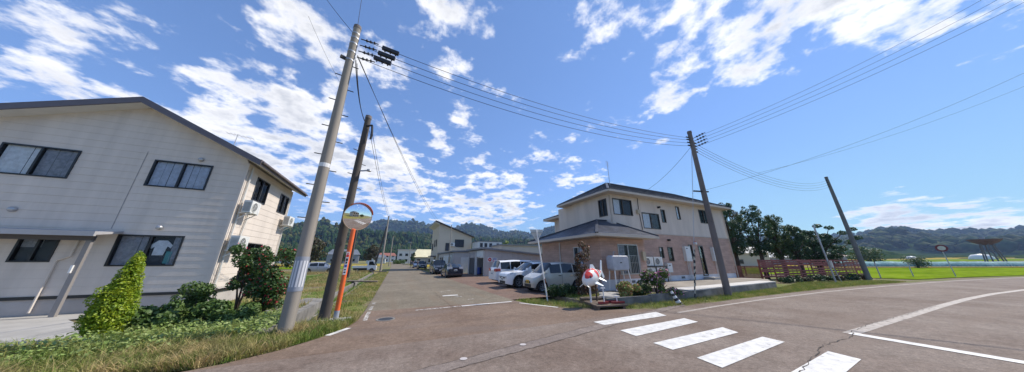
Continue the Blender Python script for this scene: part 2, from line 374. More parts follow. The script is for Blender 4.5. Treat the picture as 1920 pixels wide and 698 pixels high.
mat('white_plastic', (.72, .72, .70), .45, .04, 2); mat('ac_white', (.66, .66, .63), .5, .05, 2); mat('fan_dark', (.10, .105, .11), .6); mat('beige_box', (.50, .42, .30), .6)
mat('white_paint', (.74, .73, .71), .5, .06, 3); mat('band_grey', (.30, .32, .37), .6, .06, 5); mat('band_white', (.66, .66, .68), .5)
mat('orange_paint', (.78, .145, .035), .38, .06, 4); mat('red_paint', (.62, .035, .03), .4, .06, 4); mat('black_paint', (.02, .02, .022), .5); mat('label_blue', (.05, .09, .36), .5)
mat('upper_beige', (.64, .55, .47), .8, .08, 1.1, .1, 18, stretch=(1.6, 1.6, .25)); mat('lower_pink', (.49, .32, .25), .82, .12, 1.2, .2, 30, stretch=(1, 1, 3)); mat('house_white_base', (.66, .66, .68), .8, .07, 1.5)
mat('soffit', (.52, .46, .39), .75, .04, 2); mat('slate', (.085, .092, .12), .34, .3, 2.2, .1, 20, stretch=(1, 1, 1)); mat('slate_edge', (.04, .045, .06), .5)
mat('tank_grey', (.44, .44, .47), .55, .08, 3); mat('shed_grey', (.50, .46, .43), .6, .06, 1.2, stretch=(1, 1, .3)); mat('shed_roof', (.20, .21, .23), .55, .1, 1); mat('bld_beige', (.60, .50, .37), .8, .04, .6)
mat('wood_dark', (.13, .095, .07), .85, .25, 6, .2, 30, stretch=(.3, 1, 1)); mat('wood_fence', (.29, .085, .07), .75, .3, 2.4, .2, 20, stretch=(.4, .4, 1), detail=6); mat('wood_lattice', (.22, .085, .06), .8, .3, 3)
mat('bark', (.085, .062, .046), .95, .35, 6, .5, 20, stretch=(1, 1, .3)); mat('bark_pale', (.16, .13, .10), .95, .3, 6, .4, 20, stretch=(1, 1, .3))
mat('leaf_gold', (.15, .27, .012), .55, .3, 7, col2=(.40, .46, .02), translucent=.3); mat('leaf_dark', (.022, .055, .017), .5, .35, 5, col2=(.055, .105, .026), translucent=.2)
mat('leaf_green', (.045, .10, .02), .55, .3, 4, col2=(.13, .20, .045), translucent=.25); mat('leaf_light', (.20, .30, .06), .55, .3, 5, col2=(.34, .40, .14), translucent=.3)
mat('leaf_tree', (.034, .072, .018), .55, .4, 1.3, col2=(.10, .145, .035), translucent=.2); mat('leaf_tree_b', (.026, .070, .030), .55, .4, 1.3, col2=(.062, .125, .045), translucent=.2)
mat('rust_red', (.22, .02, .02), .6, .2, 9); mat('sign_rim', (.16, .03, .04), .5); mat('leaf_brown', (.09, .045, .03), .6, .4, 3, col2=(.055, .075, .025), translucent=.2, lo=.4, hi=.55); mat('leaf_red', (.15, .055, .04), .6, .4, 6, col2=(.07, .085, .03), translucent=.2); mat('leaf_rust', (.30, .12, .05), .6, .3, 5, translucent=.2)
mat('flower_red', (.40, .025, .04), .5, .3, 8, translucent=.2); mat('flower_pink', (.62, .20, .38), .5, .3, 8, translucent=.25); mat('flower_pale', (.74, .50, .58), .5, .2, 8, translucent=.25)
mat('grass_blade', (.16, .23, .035), .65, .35, 1.6, col2=(.42, .36, .12), translucent=.3, lo=.42, hi=.68); mat('grass_dry', (.52, .38, .18), .75, .3, 3, col2=(.22, .22, .07), translucent=.25); mat('grass_lush', (.10, .21, .02), .6, .3, 2, col2=(.20, .30, .05), translucent=.3)
mat('tyre', (.015, .015, .016), .75); mat('rim', (.42, .43, .45), .35, metal=.8); mat('car_glass', (.012, .015, .018), .04, spec=.6); mat('car_dark', (.014, .014, .015), .55)
mat('paint_white', (.80, .80, .80), .28, coat=.6); mat('paint_champagne', (.52, .495, .43), .32, metal=.25, coat=.6); mat('paint_navy', (.012, .018, .034), .22, coat=.9); mat('paint_black', (.010, .010, .012), .22, coat=.9)
mat('paint_silver', (.48, .49, .52), .3, metal=.5, coat=.6); mat('paint_bluegrey', (.10, .16, .28), .3, coat=.7); mat('lamp_red', (.50, .015, .012), .15, coat=.6); mat('lamp_clear', (.55, .57, .60), .08, coat=.5); mat('chrome', (.7, .7, .72), .12, metal=1.0)
mat('plate_white', (.75, .76, .76), .5); mat('plate_yellow', (.75, .42, .02), .5); mat('plate_ink', (.03, .08, .05), .6)
mat('skin', (.42, .26, .19), .6); mat('cloth_dark', (.018, .020, .026), .9, .2, 9); mat('cloth_navy', (.03, .035, .055), .9, .2, 9); mat('hair', (.012, .010, .009), .6)
mat('koi_white', (.80, .79, .76), .3, .03, 4, coat=.3); mat('koi_red', (.68, .05, .03), .3, .08, 4, coat=.3); mat('koi_black', (.015, .015, .017), .3, coat=.3); mat('koi_fin', (.55, .62, .68), .35, .06, 6)
mat('field_green', (.115, .185, .010), .95, spec=.0, var=.22, scale=.16, col2=(.19, .255, .022), stretch=(.25, 1, 1)); mat('field_rice', (.40, .27, .045), .95, spec=.0, var=.2, scale=.25, col2=(.30, .26, .06), stretch=(.2, 1, 1)); mat('net_teal', (.16, .29, .30), .9, .3, .3, col2=(.30, .42, .41), spec=.05); mat('dirt', (.20, .15, .11), .95, .3, 1.2, .3, 12, col2=(.27, .215, .15))
mat('house_far_wall', (.62, .61, .58), .8, .06, .2); mat('roof_far', (.13, .145, .17), .55, .15, .3); mat('roof_far_red', (.26, .10, .07), .7, .15, .3); mat('roof_cream', (.62, .56, .36), .6, .08, .4); mat('roof_pink', (.50, .36, .34), .7, .1, .4); mat('wall_grey', (.30, .30, .31), .8, .1, .3); mat('tower_brown', (.10, .055, .045), .8, .2, .4)

def brick_lines(name, w, h, dark):
    """fine cladding joints on a wall material, too small to build one by one"""
    m = MATS[name]; nt = m.node_tree; N = nt.nodes.new; L = nt.links.new; b = nt.nodes['Principled BSDF']; src = b.inputs['Base Color'].links[0].from_socket
    geo = N('ShaderNodeNewGeometry'); sp = N('ShaderNodeSeparateXYZ'); L(geo.outputs['Position'], sp.inputs[0]); ad = N('ShaderNodeMath'); L(sp.outputs[0], ad.inputs[0]); L(sp.outputs[1], ad.inputs[1]); cb = N('ShaderNodeCombineXYZ'); L(ad.outputs[0], cb.inputs[0]); L(sp.outputs[2], cb.inputs[1])
    br = N('ShaderNodeTexBrick'); br.inputs['Scale'].default_value = 1.0; br.inputs['Brick Width'].default_value = w; br.inputs['Row Height'].default_value = h; br.inputs['Mortar Size'].default_value = .012; br.inputs['Mortar Smooth'].default_value = .4
    br.inputs['Color1'].default_value = (1.06, 1.06, 1.06, 1); br.inputs['Color2'].default_value = (.92, .92, .92, 1); br.inputs['Mortar'].default_value = (dark, dark, dark, 1); L(cb.outputs[0], br.inputs['Vector'])
    mu = N('ShaderNodeVectorMath'); mu.operation = 'MULTIPLY'; L(src, mu.inputs[0]); L(br.outputs['Color'], mu.inputs[1]); L(mu.outputs[0], b.inputs['Base Color'])
brick_lines('lower_pink', .45, .15, .86)
# ------------------------------------------------------------------ ground sheet with its roadside ditch
def build_ground():
    xs = np.unique(np.concatenate([np.linspace(-6000, -60, 14), np.linspace(-60, -5, 23), np.array([-4, -3.25, -2.95, -2.9, -2.25, -2.2, -1.95, -1.6, -.9, 0, 2.5, 5, 7]), np.linspace(8, 60, 14), np.linspace(70, 400, 18), np.linspace(500, 6000, 14)]))
    ys = np.unique(np.concatenate([np.linspace(-6000, -20, 10), np.linspace(-10, 7, 6), np.linspace(8.2, 46, 60), np.linspace(50, 400, 30), np.linspace(500, 7000, 14)]))
    X, Y = np.meshgrid(xs, ys, indexing='ij'); Z = zfun(X, Y) - .03
    inside = (Y > 9.2) & (Y < 47)
    floor = (X > -2.92) & (X < -2.18); Z = np.where(inside & floor, -.62 + .03 * np.sin(Y), Z)
    Z = np.where(inside & (np.abs(X + 3.25) < .01), -.06, Z)
    Z = np.where((X > -60) & (X < -3.2) & (Y > 8) & (Y < 55), Z + (fbm(X * .7, Y * .7, 3, 5) - .45) * .06, Z)
    nx, ny = X.shape; V = np.stack([X, Y, Z], -1).reshape(-1, 3); i, j = np.meshgrid(np.arange(nx - 1), np.arange(ny - 1), indexing='ij'); a = (i * ny + j).ravel()
    F = np.stack([a, a + ny, a + ny + 1, a + 1], 1)
    m = bpy.data.materials.new('ground'); m.use_nodes = True; nt = m.node_tree; N = nt.nodes.new; L = nt.links.new; b = nt.nodes['Principled BSDF']; b.inputs['Roughness'].default_value = .95; b.inputs['Specular IOR Level'].default_value = .1
    geo = N('ShaderNodeNewGeometry')
    def nz(s, d=5, st=None):
        v = geo.outputs['Position']
        if st: q = N('ShaderNodeVectorMath'); q.operation = 'MULTIPLY'; L(v, q.inputs[0]); q.inputs[1].default_value = st; v = q.outputs[0]
        n = N('ShaderNodeTexNoise'); n.inputs['Scale'].default_value = s; n.inputs['Detail'].default_value = d; n.inputs['Roughness'].default_value = .65; L(v, n.inputs['Vector']); return n.outputs[0]
    def mr(s, a, c): n = N('ShaderNodeMapRange'); n.inputs['From Min'].default_value = a; n.inputs['From Max'].default_value = c; L(s, n.inputs['Value']); return n.outputs[0]
    def mix(f, a, c):
        n = N('ShaderNodeMix'); n.data_type = 'RGBA'; L(f, n.inputs[0])
        for k, q in ((6, a), (7, c)):
            if isinstance(q, tuple): n.inputs[k].default_value = q + (1,)
            else: L(q, n.inputs[k])
        return n.outputs[2]
    grass = mix(mr(nz(2.2), .35, .7), (.085, .13, .025), (.22, .21, .075))
    soil = mix(mr(nz(6), .3, .7), (.15, .11, .08), (.25, .20, .14))
    c = mix(mr(nz(.45, 6, (1, .6, 1)), .44, .58), grass, soil); c = mix(mr(nz(.012, 4, (1, 3, 1)), .5, .6), c, (.24, .21, .06))
    L(c, b.inputs['Base Color']); bp = N('ShaderNodeBump'); bp.inputs['Strength'].default_value = .6; bp.inputs['Distance'].default_value = .04; L(nz(14), bp.inputs['Height']); L(bp.outputs[0], b.inputs['Normal']); MATS['ground'] = m
    g = link_mesh('ground', np_mesh('ground', V, F), m); tag(g, kind='structure')
build_ground()
def strip(name, left, right, z, m, kind='structure', sub=1):
    """a sheet between two polylines with the same number of points"""
    vs = []; n = len(left)
    for (a, b) in zip(left, right):
        for q in (a, b): vs.append((q[0], q[1], float(zfun(q[0], q[1])) + z))
    o = MB().add(vs, [(2 * i, 2 * i + 1, 2 * i + 3, 2 * i + 2) for i in range(n - 1)]).build(name, m); return tag(o, kind=kind) if kind else o
def sheet(name, pts, z, m, parent=None, kind=None):
    o = MB().poly([(p[0], p[1], float(zfun(p[0], p[1])) + z) for p in pts]).build(name, m, parent); return tag(o, kind=kind) if kind else o
road_mat('asphalt_main', (.165, .124, .100), (.228, .186, .156), (.20, .155, .125), (.15, 1.2, 1))
road_mat('asphalt_side', (.160, .136, .102), (.208, .178, .134), (.185, .143, .102), (1.2, .15, 1))
road_mat('asphalt_lot', (.165, .105, .080), (.215, .145, .11), (.16, .125, .105), (.5, .5, 1))
road_mat('asphalt_junction', (.165, .116, .086), (.21, .155, .118), (.17, .135, .115), (.4, 1.0, 1))
road_mat('asphalt_band', (.19, .155, .135), (.23, .19, .165), (.16, .13, .12), (.4, 1.0, 1))
def worn_paint(name, col, lo, hi):
    m = mat(name, col, .7, .16, 5); nt = m.node_tree; N = nt.nodes.new; L = nt.links.new; geo = N('ShaderNodeNewGeometry'); n = N('ShaderNodeTexNoise'); n.inputs['Scale'].default_value = 6.5; n.inputs['Detail'].default_value = 9; n.inputs['Roughness'].default_value = .74; L(geo.outputs['Position'], n.inputs['Vector'])
    r = N('ShaderNodeMapRange'); r.inputs['From Min'].default_value = lo; r.inputs['From Max'].default_value = hi; L(n.outputs[0], r.inputs['Value'])
    t = N('ShaderNodeBsdfTransparent'); s = N('ShaderNodeMixShader'); L(r.outputs[0], s.inputs[0]); L(nt.nodes['Principled BSDF'].outputs[0], s.inputs[1]); L(t.outputs[0], s.inputs[2]); L(s.outputs[0], nt.nodes['Material Output'].inputs[0])
worn_paint('road_white', (.60, .585, .555), .56, .80); worn_paint('road_white_old', (.50, .47, .43), .44, .58); worn_paint('road_line_pale', (.33, .285, .25), .52, .80)
# main road: north edge and south edge sampled along x
NX = [-200, -60, -20, -8, -4, -2.6, 0, 4, 9.7, 15.7, 23, 32.7, 42, 52, 62, 80, 110, 160, 240]
NY = [2.0, 4.6, 5.6, 6.2, 6.45, 6.5, 6.55, 6.6, 6.8, 6.95, 6.9, 6.4, 5.55, 4.35, 2.85, -.6, -8.5, -25, -60]
SY = [y - 8.9 for y in NY]
strip('main_road', list(zip(NX, NY)), list(zip(NX, SY)), .010, 'asphalt_main')
# side road with flared mouth
SLY = [5.0, 6.45, 6.7, 7.15, 7.8, 8.4, 9.3, 11, 14, 20, 30, 45, 60, 90, 130, 200, 320]
SLX = [-3.2, -3.2, -2.55, -1.95, -1.42, -1.05, -.85, -.78, -.75, -.75, -.75, -.75, -.8, -1.0, -1.5, -2.5, -6]
SRX = [9.7, 9.7, 9.55, 8.6, 7.4, 6.3, 5.55, 5.2, 5.15, 5.15, 5.1, 5.0, 4.9, 4.6, 3.9, 2.8, -1]
JN = 8
strip('side_road_junction', list(zip(SLX, SLY))[:JN], list(zip(SRX, SLY))[:JN], .004, 'asphalt_junction')
strip('side_road', list(zip(SLX, SLY))[JN - 1:], list(zip(SRX, SLY))[JN - 1:], .004, 'asphalt_side')
o = MB().add([(5.15, 11.3, .0), (5.15, 26, .0), (5.15, 36.5, .0), (6.4, 10.9, .085), (6.6, 26, .085), (6.6, 36.4, .05), (20, 10.9, .09), (20, 27.6, .09), (8.0, 36.4, .05)], [(0, 1, 4, 3), (1, 2, 5, 4), (3, 4, 7, 6), (4, 5, 8, 7)]).build('parking_lot', 'asphalt_lot'); tag(o, kind='structure')
# the drain band between the two asphalts, joints and cracks
bandA, bandB = Vector((-6, 3.35, 0)), Vector((11, 7.1, 0))
def bandp(t, w): d = (bandB - bandA).normalized(); n = Vector((-d.y, d.x, 0)); return bandA + (bandB - bandA) * t + n * w
pts1 = [bandp(t / 20, .17) for t in range(21)]; pts0 = [bandp(t / 20, -.17) for t in range(21)]
strip('drain_band', pts1, pts0, .0140, 'asphalt_band')
def crack(pts, w, z, seed, step=.12):
    rg = random.Random(seed); P = [Vector((p[0], p[1], 0)) for p in pts]; L_, Rr = [], []
    for a, b in zip(P, P[1:]):
        n = max(2, int((b - a).length / step)); d = (b - a).normalized(); nn = Vector((-d.y, d.x, 0))
        for i in range(n):
            q = a + (b - a) * i / n + nn * rg.gauss(0, step * .14); ww = w * (.35 + rg.random()); L_.append(q + nn * ww); Rr.append(q - nn * ww)
    return strip('asphalt_crack', L_, Rr, z, 'crack_dark')
mat('crack_dark', (.075, .06, .05), .95)
crack([bandp(0, .175), bandp(1, .175)], .007, .0175, 3); crack([bandp(0, -.175), bandp(1, -.175)], .007, .0175, 4)
crack([(2.30, 9.6), (2.27, 11.2), (2.28, 27), (2.3, 60)], .007, .0085, 5, .2); crack([(-.3, 9.9), (2.2, 10.3), (5.0, 10.9)], .009, .0085, 6)
crack([(10.75, 2.75), (10.2, 2.6), (8.6, 2.65), (6.4, 2.3), (5.2, 2.2)], .008, .0235, 8); crack([(10.7, 2.75), (12.2, 2.8), (15, 2.72), (20, 2.62)], .006, .0235, 9)
# markings
def stripe(pts, name='crossing_stripe', m='road_white', z=.0190): return tag(sheet(name, pts, z, m), kind='structure')
for q in ([(1113, 605), (1133, 611), (1250, 593), (1230, 586)], [(1163, 621), (1193, 632), (1309, 605), (1283, 598)], [(1225, 645), (1262, 658), (1385, 625), (1355, 615)], [(1307, 673), (1355, 692), (1472, 643), (1430, 633)]):
    stripe([gp(u, v).to_2d() for u, v in q])
for yb in (2.43, 1.36): stripe([(5.25, yb - .14), (5.18, yb - .58), (8.0, yb - .39), (8.1, yb + .03)])
stripe([(10.72, 2.72), (10.42, 2.72), (10.0, -2.3), (10.3, -2.3)], 'stop_line')
cl = [(10.5, 2.72), (13, 2.68), (16, 2.62), (20, 2.55), (25, 2.4), (30, 2.1), (36, 1.5), (44, .45), (54, -1.2), (64, -3.2), (80, -6.2)]
strip('centre_line', [(x, y + .12) for x, y in cl], [(x, y - .12) for x, y in cl], .0145, 'road_line_pale')
el = [(9.2, 6.12), (12, 6.28), (16, 6.38), (23, 6.3), (32, 5.8), (42, 5.0), (52, 3.8), (62, 2.3), (80, -1.1)]
strip('edge_line', [(x, y + .07) for x, y in el], [(x, y - .07) for x, y in el], .0145, 'road_line_pale')
stripe([(2.65, 10.52), (2.65, 10.70), (4.95, 10.90), (4.95, 10.72)], 'stop_line', 'road_white', .0085)
stripe([(.9, 10.38), (.9, 10.52), (2.6, 10.70), (2.6, 10.55)], 'stop_line', 'road_white_old', .0085)
for (x, y0, y1) in ((-.62, 9.4, 10.9), (-.62, 11.2, 12.0), (-.6, 12.6, 13.1)): stripe([(x - .06, y0), (x + .06, y0), (x + .06, y1), (x - .06, y1)], 'edge_line', 'road_white_old', .0085)
stripe([(-1.35, 8.02), (-1.22, 7.95), (-.86, 8.55), (-.97, 8.62)], 'edge_line', 'road_white', .0085)
stripe([(5.05, 10.3), (5.95, 8.72), (6.05, 8.78), (5.15, 10.36)], 'edge_line', 'road_white', .0085)
stripe([(2.45, 13.8), (3.25, 13.8), (3.25, 14.1), (2.9, 14.12), (2.45, 14.05)], 'road_letter', 'road_white', .0085); stripe([(2.95, 13.2), (3.3, 13.2), (3.3, 13.42), (2.95, 13.42)], 'road_letter', 'road_white_old', .0085)
for x, y in ((2.6, 15.6), (3.0, 16.2), (3.35, 12.2)): stripe([(x, y), (x + .3, y), (x + .28, y + .12), (x, y + .14)], 'road_letter', 'road_white_old', .0085)
for p in ((1.37, 5.12), (2.73, 5.37)):
    o = MB().poly([(p[0] + .07 * math.cos(t), p[1] + .07 * math.sin(t), .021) for t in np.linspace(0, 2 * math.pi, 17)[:-1]]).build('road_survey_mark', mat('mark_pale', (.46, .42, .40), .7, .1, 9)); tag(o, kind='structure')
t = thing('manhole_cover', 'small dark iron cover set in the side road near the mirror pole', 'manhole cover', (-.05, 9.33, .006))
MB().lathe([(.0, .012), (.19, .012), (.21, .010), (.21, .004)], (-.05, 9.33, .002), n=28).build('lid', 'black_iron', t); MB().lathe([(.215, .004), (.215, .011), (.27, .011), (.275, .002)], (-.05, 9.33, .002), n=28).build('rim', 'concrete_old', t)

# kerb edges, ditch walls, drive
o = MB().box(-2.93, -2.83, 9.1, 47, -.66, .0).build('ditch_wall', 'concrete_old'); tag(o, kind='structure')
o = MB().box(-2.27, -2.17, 9.1, 47, -.66, -.035).build('ditch_wall', 'concrete_old'); tag(o, kind='structure')
o = MB().box(-2.83, -2.27, 9.05, 9.15, -.66, -.03).build('ditch_wall', 'concrete_old'); tag(o, kind='structure')
o = MB().hexa([(-4.3, 9.6, -.02), (-2.95, 8.9, -.05), (-2.95, 15.5, -.02), (-3.6, 15.5, 0), (-4.3, 9.6, .05), (-2.95, 8.9, -.01), (-2.95, 15.5, .0), (-3.6, 15.5, .06)]).build('concrete_bank', 'concrete_old'); tag(o, kind='structure')
sheet('driveway', [(-24, 14.7), (-24, 6.9), (-7.0, 8.9), (-6.35, 9.9), (-7.2, 11.4), (-9.0, 13.4), (-6.6, 14.1), (-6.6, 14.7)], .0, 'concrete', kind='structure')
for k, (a, b, c, d) in enumerate([((-1.1, 24.2), (-3.3, 26.0), (-3.6, 25.2), (-1.1, 23.5)), ((-1.0, 45.0), (-3.4, 47.4), (-3.4, 46.2), (-1.0, 44.1))]):
    q = thing('plank_bridge', ['low plank footbridge over the ditch, nearer the crossing', 'low plank footbridge over the ditch beside the small white truck'][k], 'footbridge', (a[0], a[1], 0), 0, 'footbridges over the ditch')
    for i in range(4):
        s0, s1 = i / 4 + .01, (i + 1) / 4 - .01
        P = lambda e, f, s: Vector((e[0] + (f[0] - e[0]) * s, e[1] + (f[1] - e[1]) * s, 0))
        p = [P(a, d, s0), P(b, c, s0), P(b, c, s1), P(a, d, s1)]
        MB().hexa([v + Vector((0, 0, .10)) for v in p] + [v + Vector((0, 0, .17)) for v in p]).build('plank', 'bark_pale', q)
    MB().bar((b[0] + .3, b[1] - .3, -.3), (c[0] + .3, c[1] - .1, -.3), .2, .78).build('abutment', 'concrete', q)
# ------------------------------------------------------------------ hills
def hill(name, prof, r0, r1, m, seed, amp=.05, back=400, na=460, nr=44, rough=1.0):
    """ridge seen from the crossing: prof = (azimuth, slope) pairs; a slope from r0 up to the crest at r1 and down behind"""
    az = np.linspace(prof[0][0], prof[-1][0], na); el = np.interp(az, [p[0] for p in prof], [p[1] for p in prof])
    rr = np.concatenate([np.linspace(r0, r1, nr), r1 + np.linspace(0, 1, 8)[1:] * back]); A, Rr = np.meshgrid(az, rr, indexing='ij')
    t = np.clip((Rr - r0) / (r1 - r0), 0, 1); H = np.maximum(el, .004) * r1 + CAMH
    X = np.sin(A) * Rr; Y = np.cos(A) * Rr
    spur = fbm(X / 180., Y / 180., 5, seed) - .48; base = zfun(X, Y) - 2
    prof_t = t ** 1.25
    Z = base + (H[:, None] - base) * prof_t + spur * H[:, None] * 1.5 * np.sin(np.pi * t) ** .8 * .55
    Z = np.where(Rr > r1, Z - (Rr - r1) * .25, Z)
    Z += (fbm(X / 14., Y / 14., 3, seed + 9) - .45) * 13 * rough * np.clip(t * 5, 0, 1)
    nx, ny = X.shape; V = np.stack([X, Y, Z], -1).reshape(-1, 3); i, j = np.meshgrid(np.arange(nx - 1), np.arange(ny - 1), indexing='ij'); a = (i * ny + j).ravel()
    me = np_mesh(name, V, np.stack([a, a + ny, a + ny + 1, a + 1], 1)); o = link_mesh(name, me, m, smooth=False); tag(o, kind='structure'); return az, rr, Z
def ae(pts): return [azel(u, v) for u, v in pts]
mat('forest_far', (.014, .034, .016), .95, .4, .012, col2=(.036, .055, .020), spec=.0); mat('forest_near', (.016, .040, .013), .95, .45, .03, col2=(.046, .062, .02), spec=.0); mat('tree_far_conifer', (.013, .036, .013), .95, .4, .05, col2=(.034, .062, .018), spec=.05); mat('tree_far_broad', (.022, .050, .014), .95, .4, .02, col2=(.070, .070, .022), spec=.05, lo=.4, hi=.6)
FAR = ae([(100, 430), (300, 425), (480, 430), (555, 424), (600, 421), (640, 430), (690, 420), (735, 416), (770, 417), (800, 421), (825, 428), (850, 430), (873, 423), (885, 420), (905, 424), (930, 433), (950, 438), (975, 435), (1000, 441), (1020, 436), (1060, 432), (1150, 436), (1250, 446), (1350, 450), (1480, 446), (1560, 445), (1620, 442), (1655, 434), (1690, 431), (1720, 436), (1745, 441), (1790, 440), (1840, 439), (1880, 437), (1960, 432), (2100, 425)])
NEAR = ae([(100, 430), (400, 440), (520, 440), (570, 420), (610, 415), (640, 426), (670, 430), (700, 440), (760, 440), (830, 446), (880, 450), (930, 452), (990, 455), (1040, 462), (1120, 470), (1250, 478), (1400, 474), (1500, 470), (1560, 462), (1600, 462), (1640, 466), (1700, 478), (1760, 484), (1960, 486)])
faz, frr, fZ = hill('far_hills', FAR, 900, 2300, 'forest_far', 3, na=620, back=900, rough=1.3)
naz, nrr, nZ = hill('near_hills', NEAR, 420, 1000, 'forest_near', 12, na=420)
def wood(name, n, a0, a1, r0, r1, m, cone, seed, hmin, hmax, bw=1.0):
    """a far-off wood: thousands of small crowns on the hillside, read as one mass"""
    rg = np.random.default_rng(seed); az = a0 + (a1 - a0) * rg.random(n); q = rg.random(n); rr = r0 + (r1 - r0) * q
    ia = np.clip(np.searchsorted(naz, az), 0, len(naz) - 1); ir = np.clip(np.searchsorted(nrr, rr), 0, len(nrr) - 1); z = nZ[ia, ir]
    X = np.sin(az) * rr; Y = np.cos(az) * rr; h = hmin + (hmax - hmin) * rg.random(n); w = h * (.2 if cone else .42) * (.8 + .4 * rg.random(n)) * bw
    prof = [(0, .0), (1.0, .15), (.62, .55), (0.0, 1.0)] if cone else [(0.2, .0), (.9, .3), (.85, .7), (0.0, 1.0)]
    k = 6; rings = []
    for (pr, ph) in prof:
        th = np.arange(k) * 2 * np.pi / k + rg.random((n, 1)) * 6; jj = .8 + .4 * rg.random((n, k))
        rings.append(np.stack([X[:, None] + np.cos(th) * w[:, None] * pr * jj, Y[:, None] + np.sin(th) * w[:, None] * pr * jj, np.repeat((z - 2 + h * ph)[:, None], k, 1)], -1))
    V = np.stack(rings, 1).reshape(-1, 3); b = np.arange(n)[:, None, None] * (4 * k); rI = np.arange(3)[None, :, None] * k; kk = np.arange(k)[None, None, :]; k2 = (kk + 1) % k
    F = np.stack([b + rI + kk, b + rI + k2, b + rI + k + k2, b + rI + k + kk], -1).reshape(-1, 4)
    o = link_mesh(name, np_mesh(name, V, F), m); tag(o, 'dark wooded hillside of small distant crowns', 'wood', kind='stuff')
AZR = azel(1500, 480)[0]
wood('conifer_wood', 4600, NEAR[0][0], AZR, 430, 860, 'tree_far_conifer', True, 5, 13, 23); wood('broadleaf_wood', 4200, NEAR[0][0], AZR, 470, 1010, 'tree_far_broad', False, 6, 10, 17)
naz, nrr, nZ = faz, frr, fZ
wood('hill_wood', 9000, FAR[0][0], FAR[-1][0], 1000, 2320, 'tree_far_broad', False, 16, 15, 26, 1.3)
# a straight belt of tall conifers at the foot of the hill ahead
def belt():
    keep = []
    rg = np.random.default_rng(3); n = 520; az = np.linspace(azel(590, 480)[0], azel(1010, 480)[0], n) + rg.normal(0, .003, n); rr = 400 + 50 * rg.random(n); return az, rr
baz, brr = belt()
def belt_build():
    rg = np.random.default_rng(8); n = len(baz); X = np.sin(baz) * brr; Y = np.cos(baz) * brr; z = zfun(X, Y) - 1; h = (12 + 6 * rg.random(n)); w = h * .16; k = 7; rings = []
    for pr, ph in [(.1, 0), (1, .12), (.8, .4), (.5, .72), (0, 1)]:
        th = np.arange(k) * 2 * np.pi / k + rg.random((n, 1)) * 6; jj = .75 + .5 * rg.random((n, k)); rings.append(np.stack([X[:, None] + np.cos(th) * w[:, None] * pr * jj, Y[:, None] + np.sin(th) * w[:, None] * pr * jj, np.repeat((z + h * ph)[:, None], k, 1)], -1))
    V = np.stack(rings, 1).reshape(-1, 3); b = np.arange(n)[:, None, None] * (5 * k); rI = np.arange(4)[None, :, None] * k; kk = np.arange(k)[None, None, :]; k2 = (kk + 1) % k
    F = np.stack([b + rI + kk, b + rI + k2, b + rI + k + k2, b + rI + k + kk], -1).reshape(-1, 4); o = link_mesh('conifer_belt', np_mesh('conifer_belt', V, F), 'tree_far_conifer'); tag(o, 'dark belt of conifers at the foot of the hills ahead', 'wood', kind='stuff')
belt_build()
# fields to the right
def field(name, pts, z, m): return sheet(name, pts, z, m, kind='structure')
def field_grid(name, x0, x1, y0f, y1f, z, m, n=30):
    xs = np.linspace(x0, x1, n); return strip(name, [(x, y1f(x)) for x in xs], [(x, y0f(x)) for x in xs], z, m)
road_n = lambda x: float(np.interp(x, NX, NY))
fl = lambda s: (lambda x: (s - .38 * x) / .925)      # field boundaries run parallel, skew to the road
mx = lambda f: (lambda x: max(f(x), road_n(x) + 1.4))
field_grid('grass_field', 46, 236, lambda x: road_n(x) + 1.4, mx(fl(60)), .02, 'field_green')
field_grid('rice_strip', 46, 236, mx(fl(61)), mx(fl(66)), .14, 'field_rice'); field_grid('rice_field', 46, 300, mx(fl(84)), mx(fl(120)), .05, 'field_rice')
field_grid('rice_field', 60, 480, mx(fl(150)), mx(fl(210)), .05, 'field_green'); field_grid('rice_field', 60, 680, mx(fl(230)), mx(fl(330)), .05, 'field_rice')
field_grid('rice_field', -60, -4.5, lambda x: 68, lambda x: 84, .05, 'field_green', 4); field_grid('rice_field', -80, -4.0, lambda x: 92, lambda x: 120, .05, 'field_rice', 4)
field_grid('rice_field', 7, 40, lambda x: 76, lambda x: 105, .05, 'field_rice', 4)
# ------------------------------------------------------------------ left house: two storeys, lap siding
def siding_rows(fc, parent, wall, a0f, a1f, z0, z1, pitch, holes, th=.022):
    """one board per course and opening gap; each leans out at its lower edge"""
    n = int(round((z1 - z0) / pitch)); p = (z1 - z0) / n
    for i in range(n):
        b, t = z0 + i * p, z0 + (i + 1) * p - .003
        for (x0, x1, r0, r1) in cut_rects(a0f(b), a1f(b), b, t, holes):
            xa0 = x0 if x0 > a0f(b) + 1e-4 else a0f(r0); xa1 = x0 if x0 > a0f(b) + 1e-4 else a0f(r1)
            xb0 = x1 if x1 < a1f(b) - 1e-4 else a1f(r0); xb1 = x1 if x1 < a1f(b) - 1e-4 else a1f(r1)
            if xb0 - xa0 < .02: continue
            if xb1 < xa1: xb1 = xa1 = (xb1 + xa1) / 2
            d0 = .0 - .008 * (r0 - b) / p; d1 = -.008 * (r1 - b) / p
            P = fc.pt; mb = MB().hexa([P(xa0, d0, r0), P(xb0, d0, r0), P(xb0, -.032, r0), P(xa0, -.032, r0), P(xa1, d1, r1), P(xb1, d1, r1), P(xb1, -.032, r1), P(xa1, -.032, r1)])
            mb.build('siding_board', 'siding_left', wall)
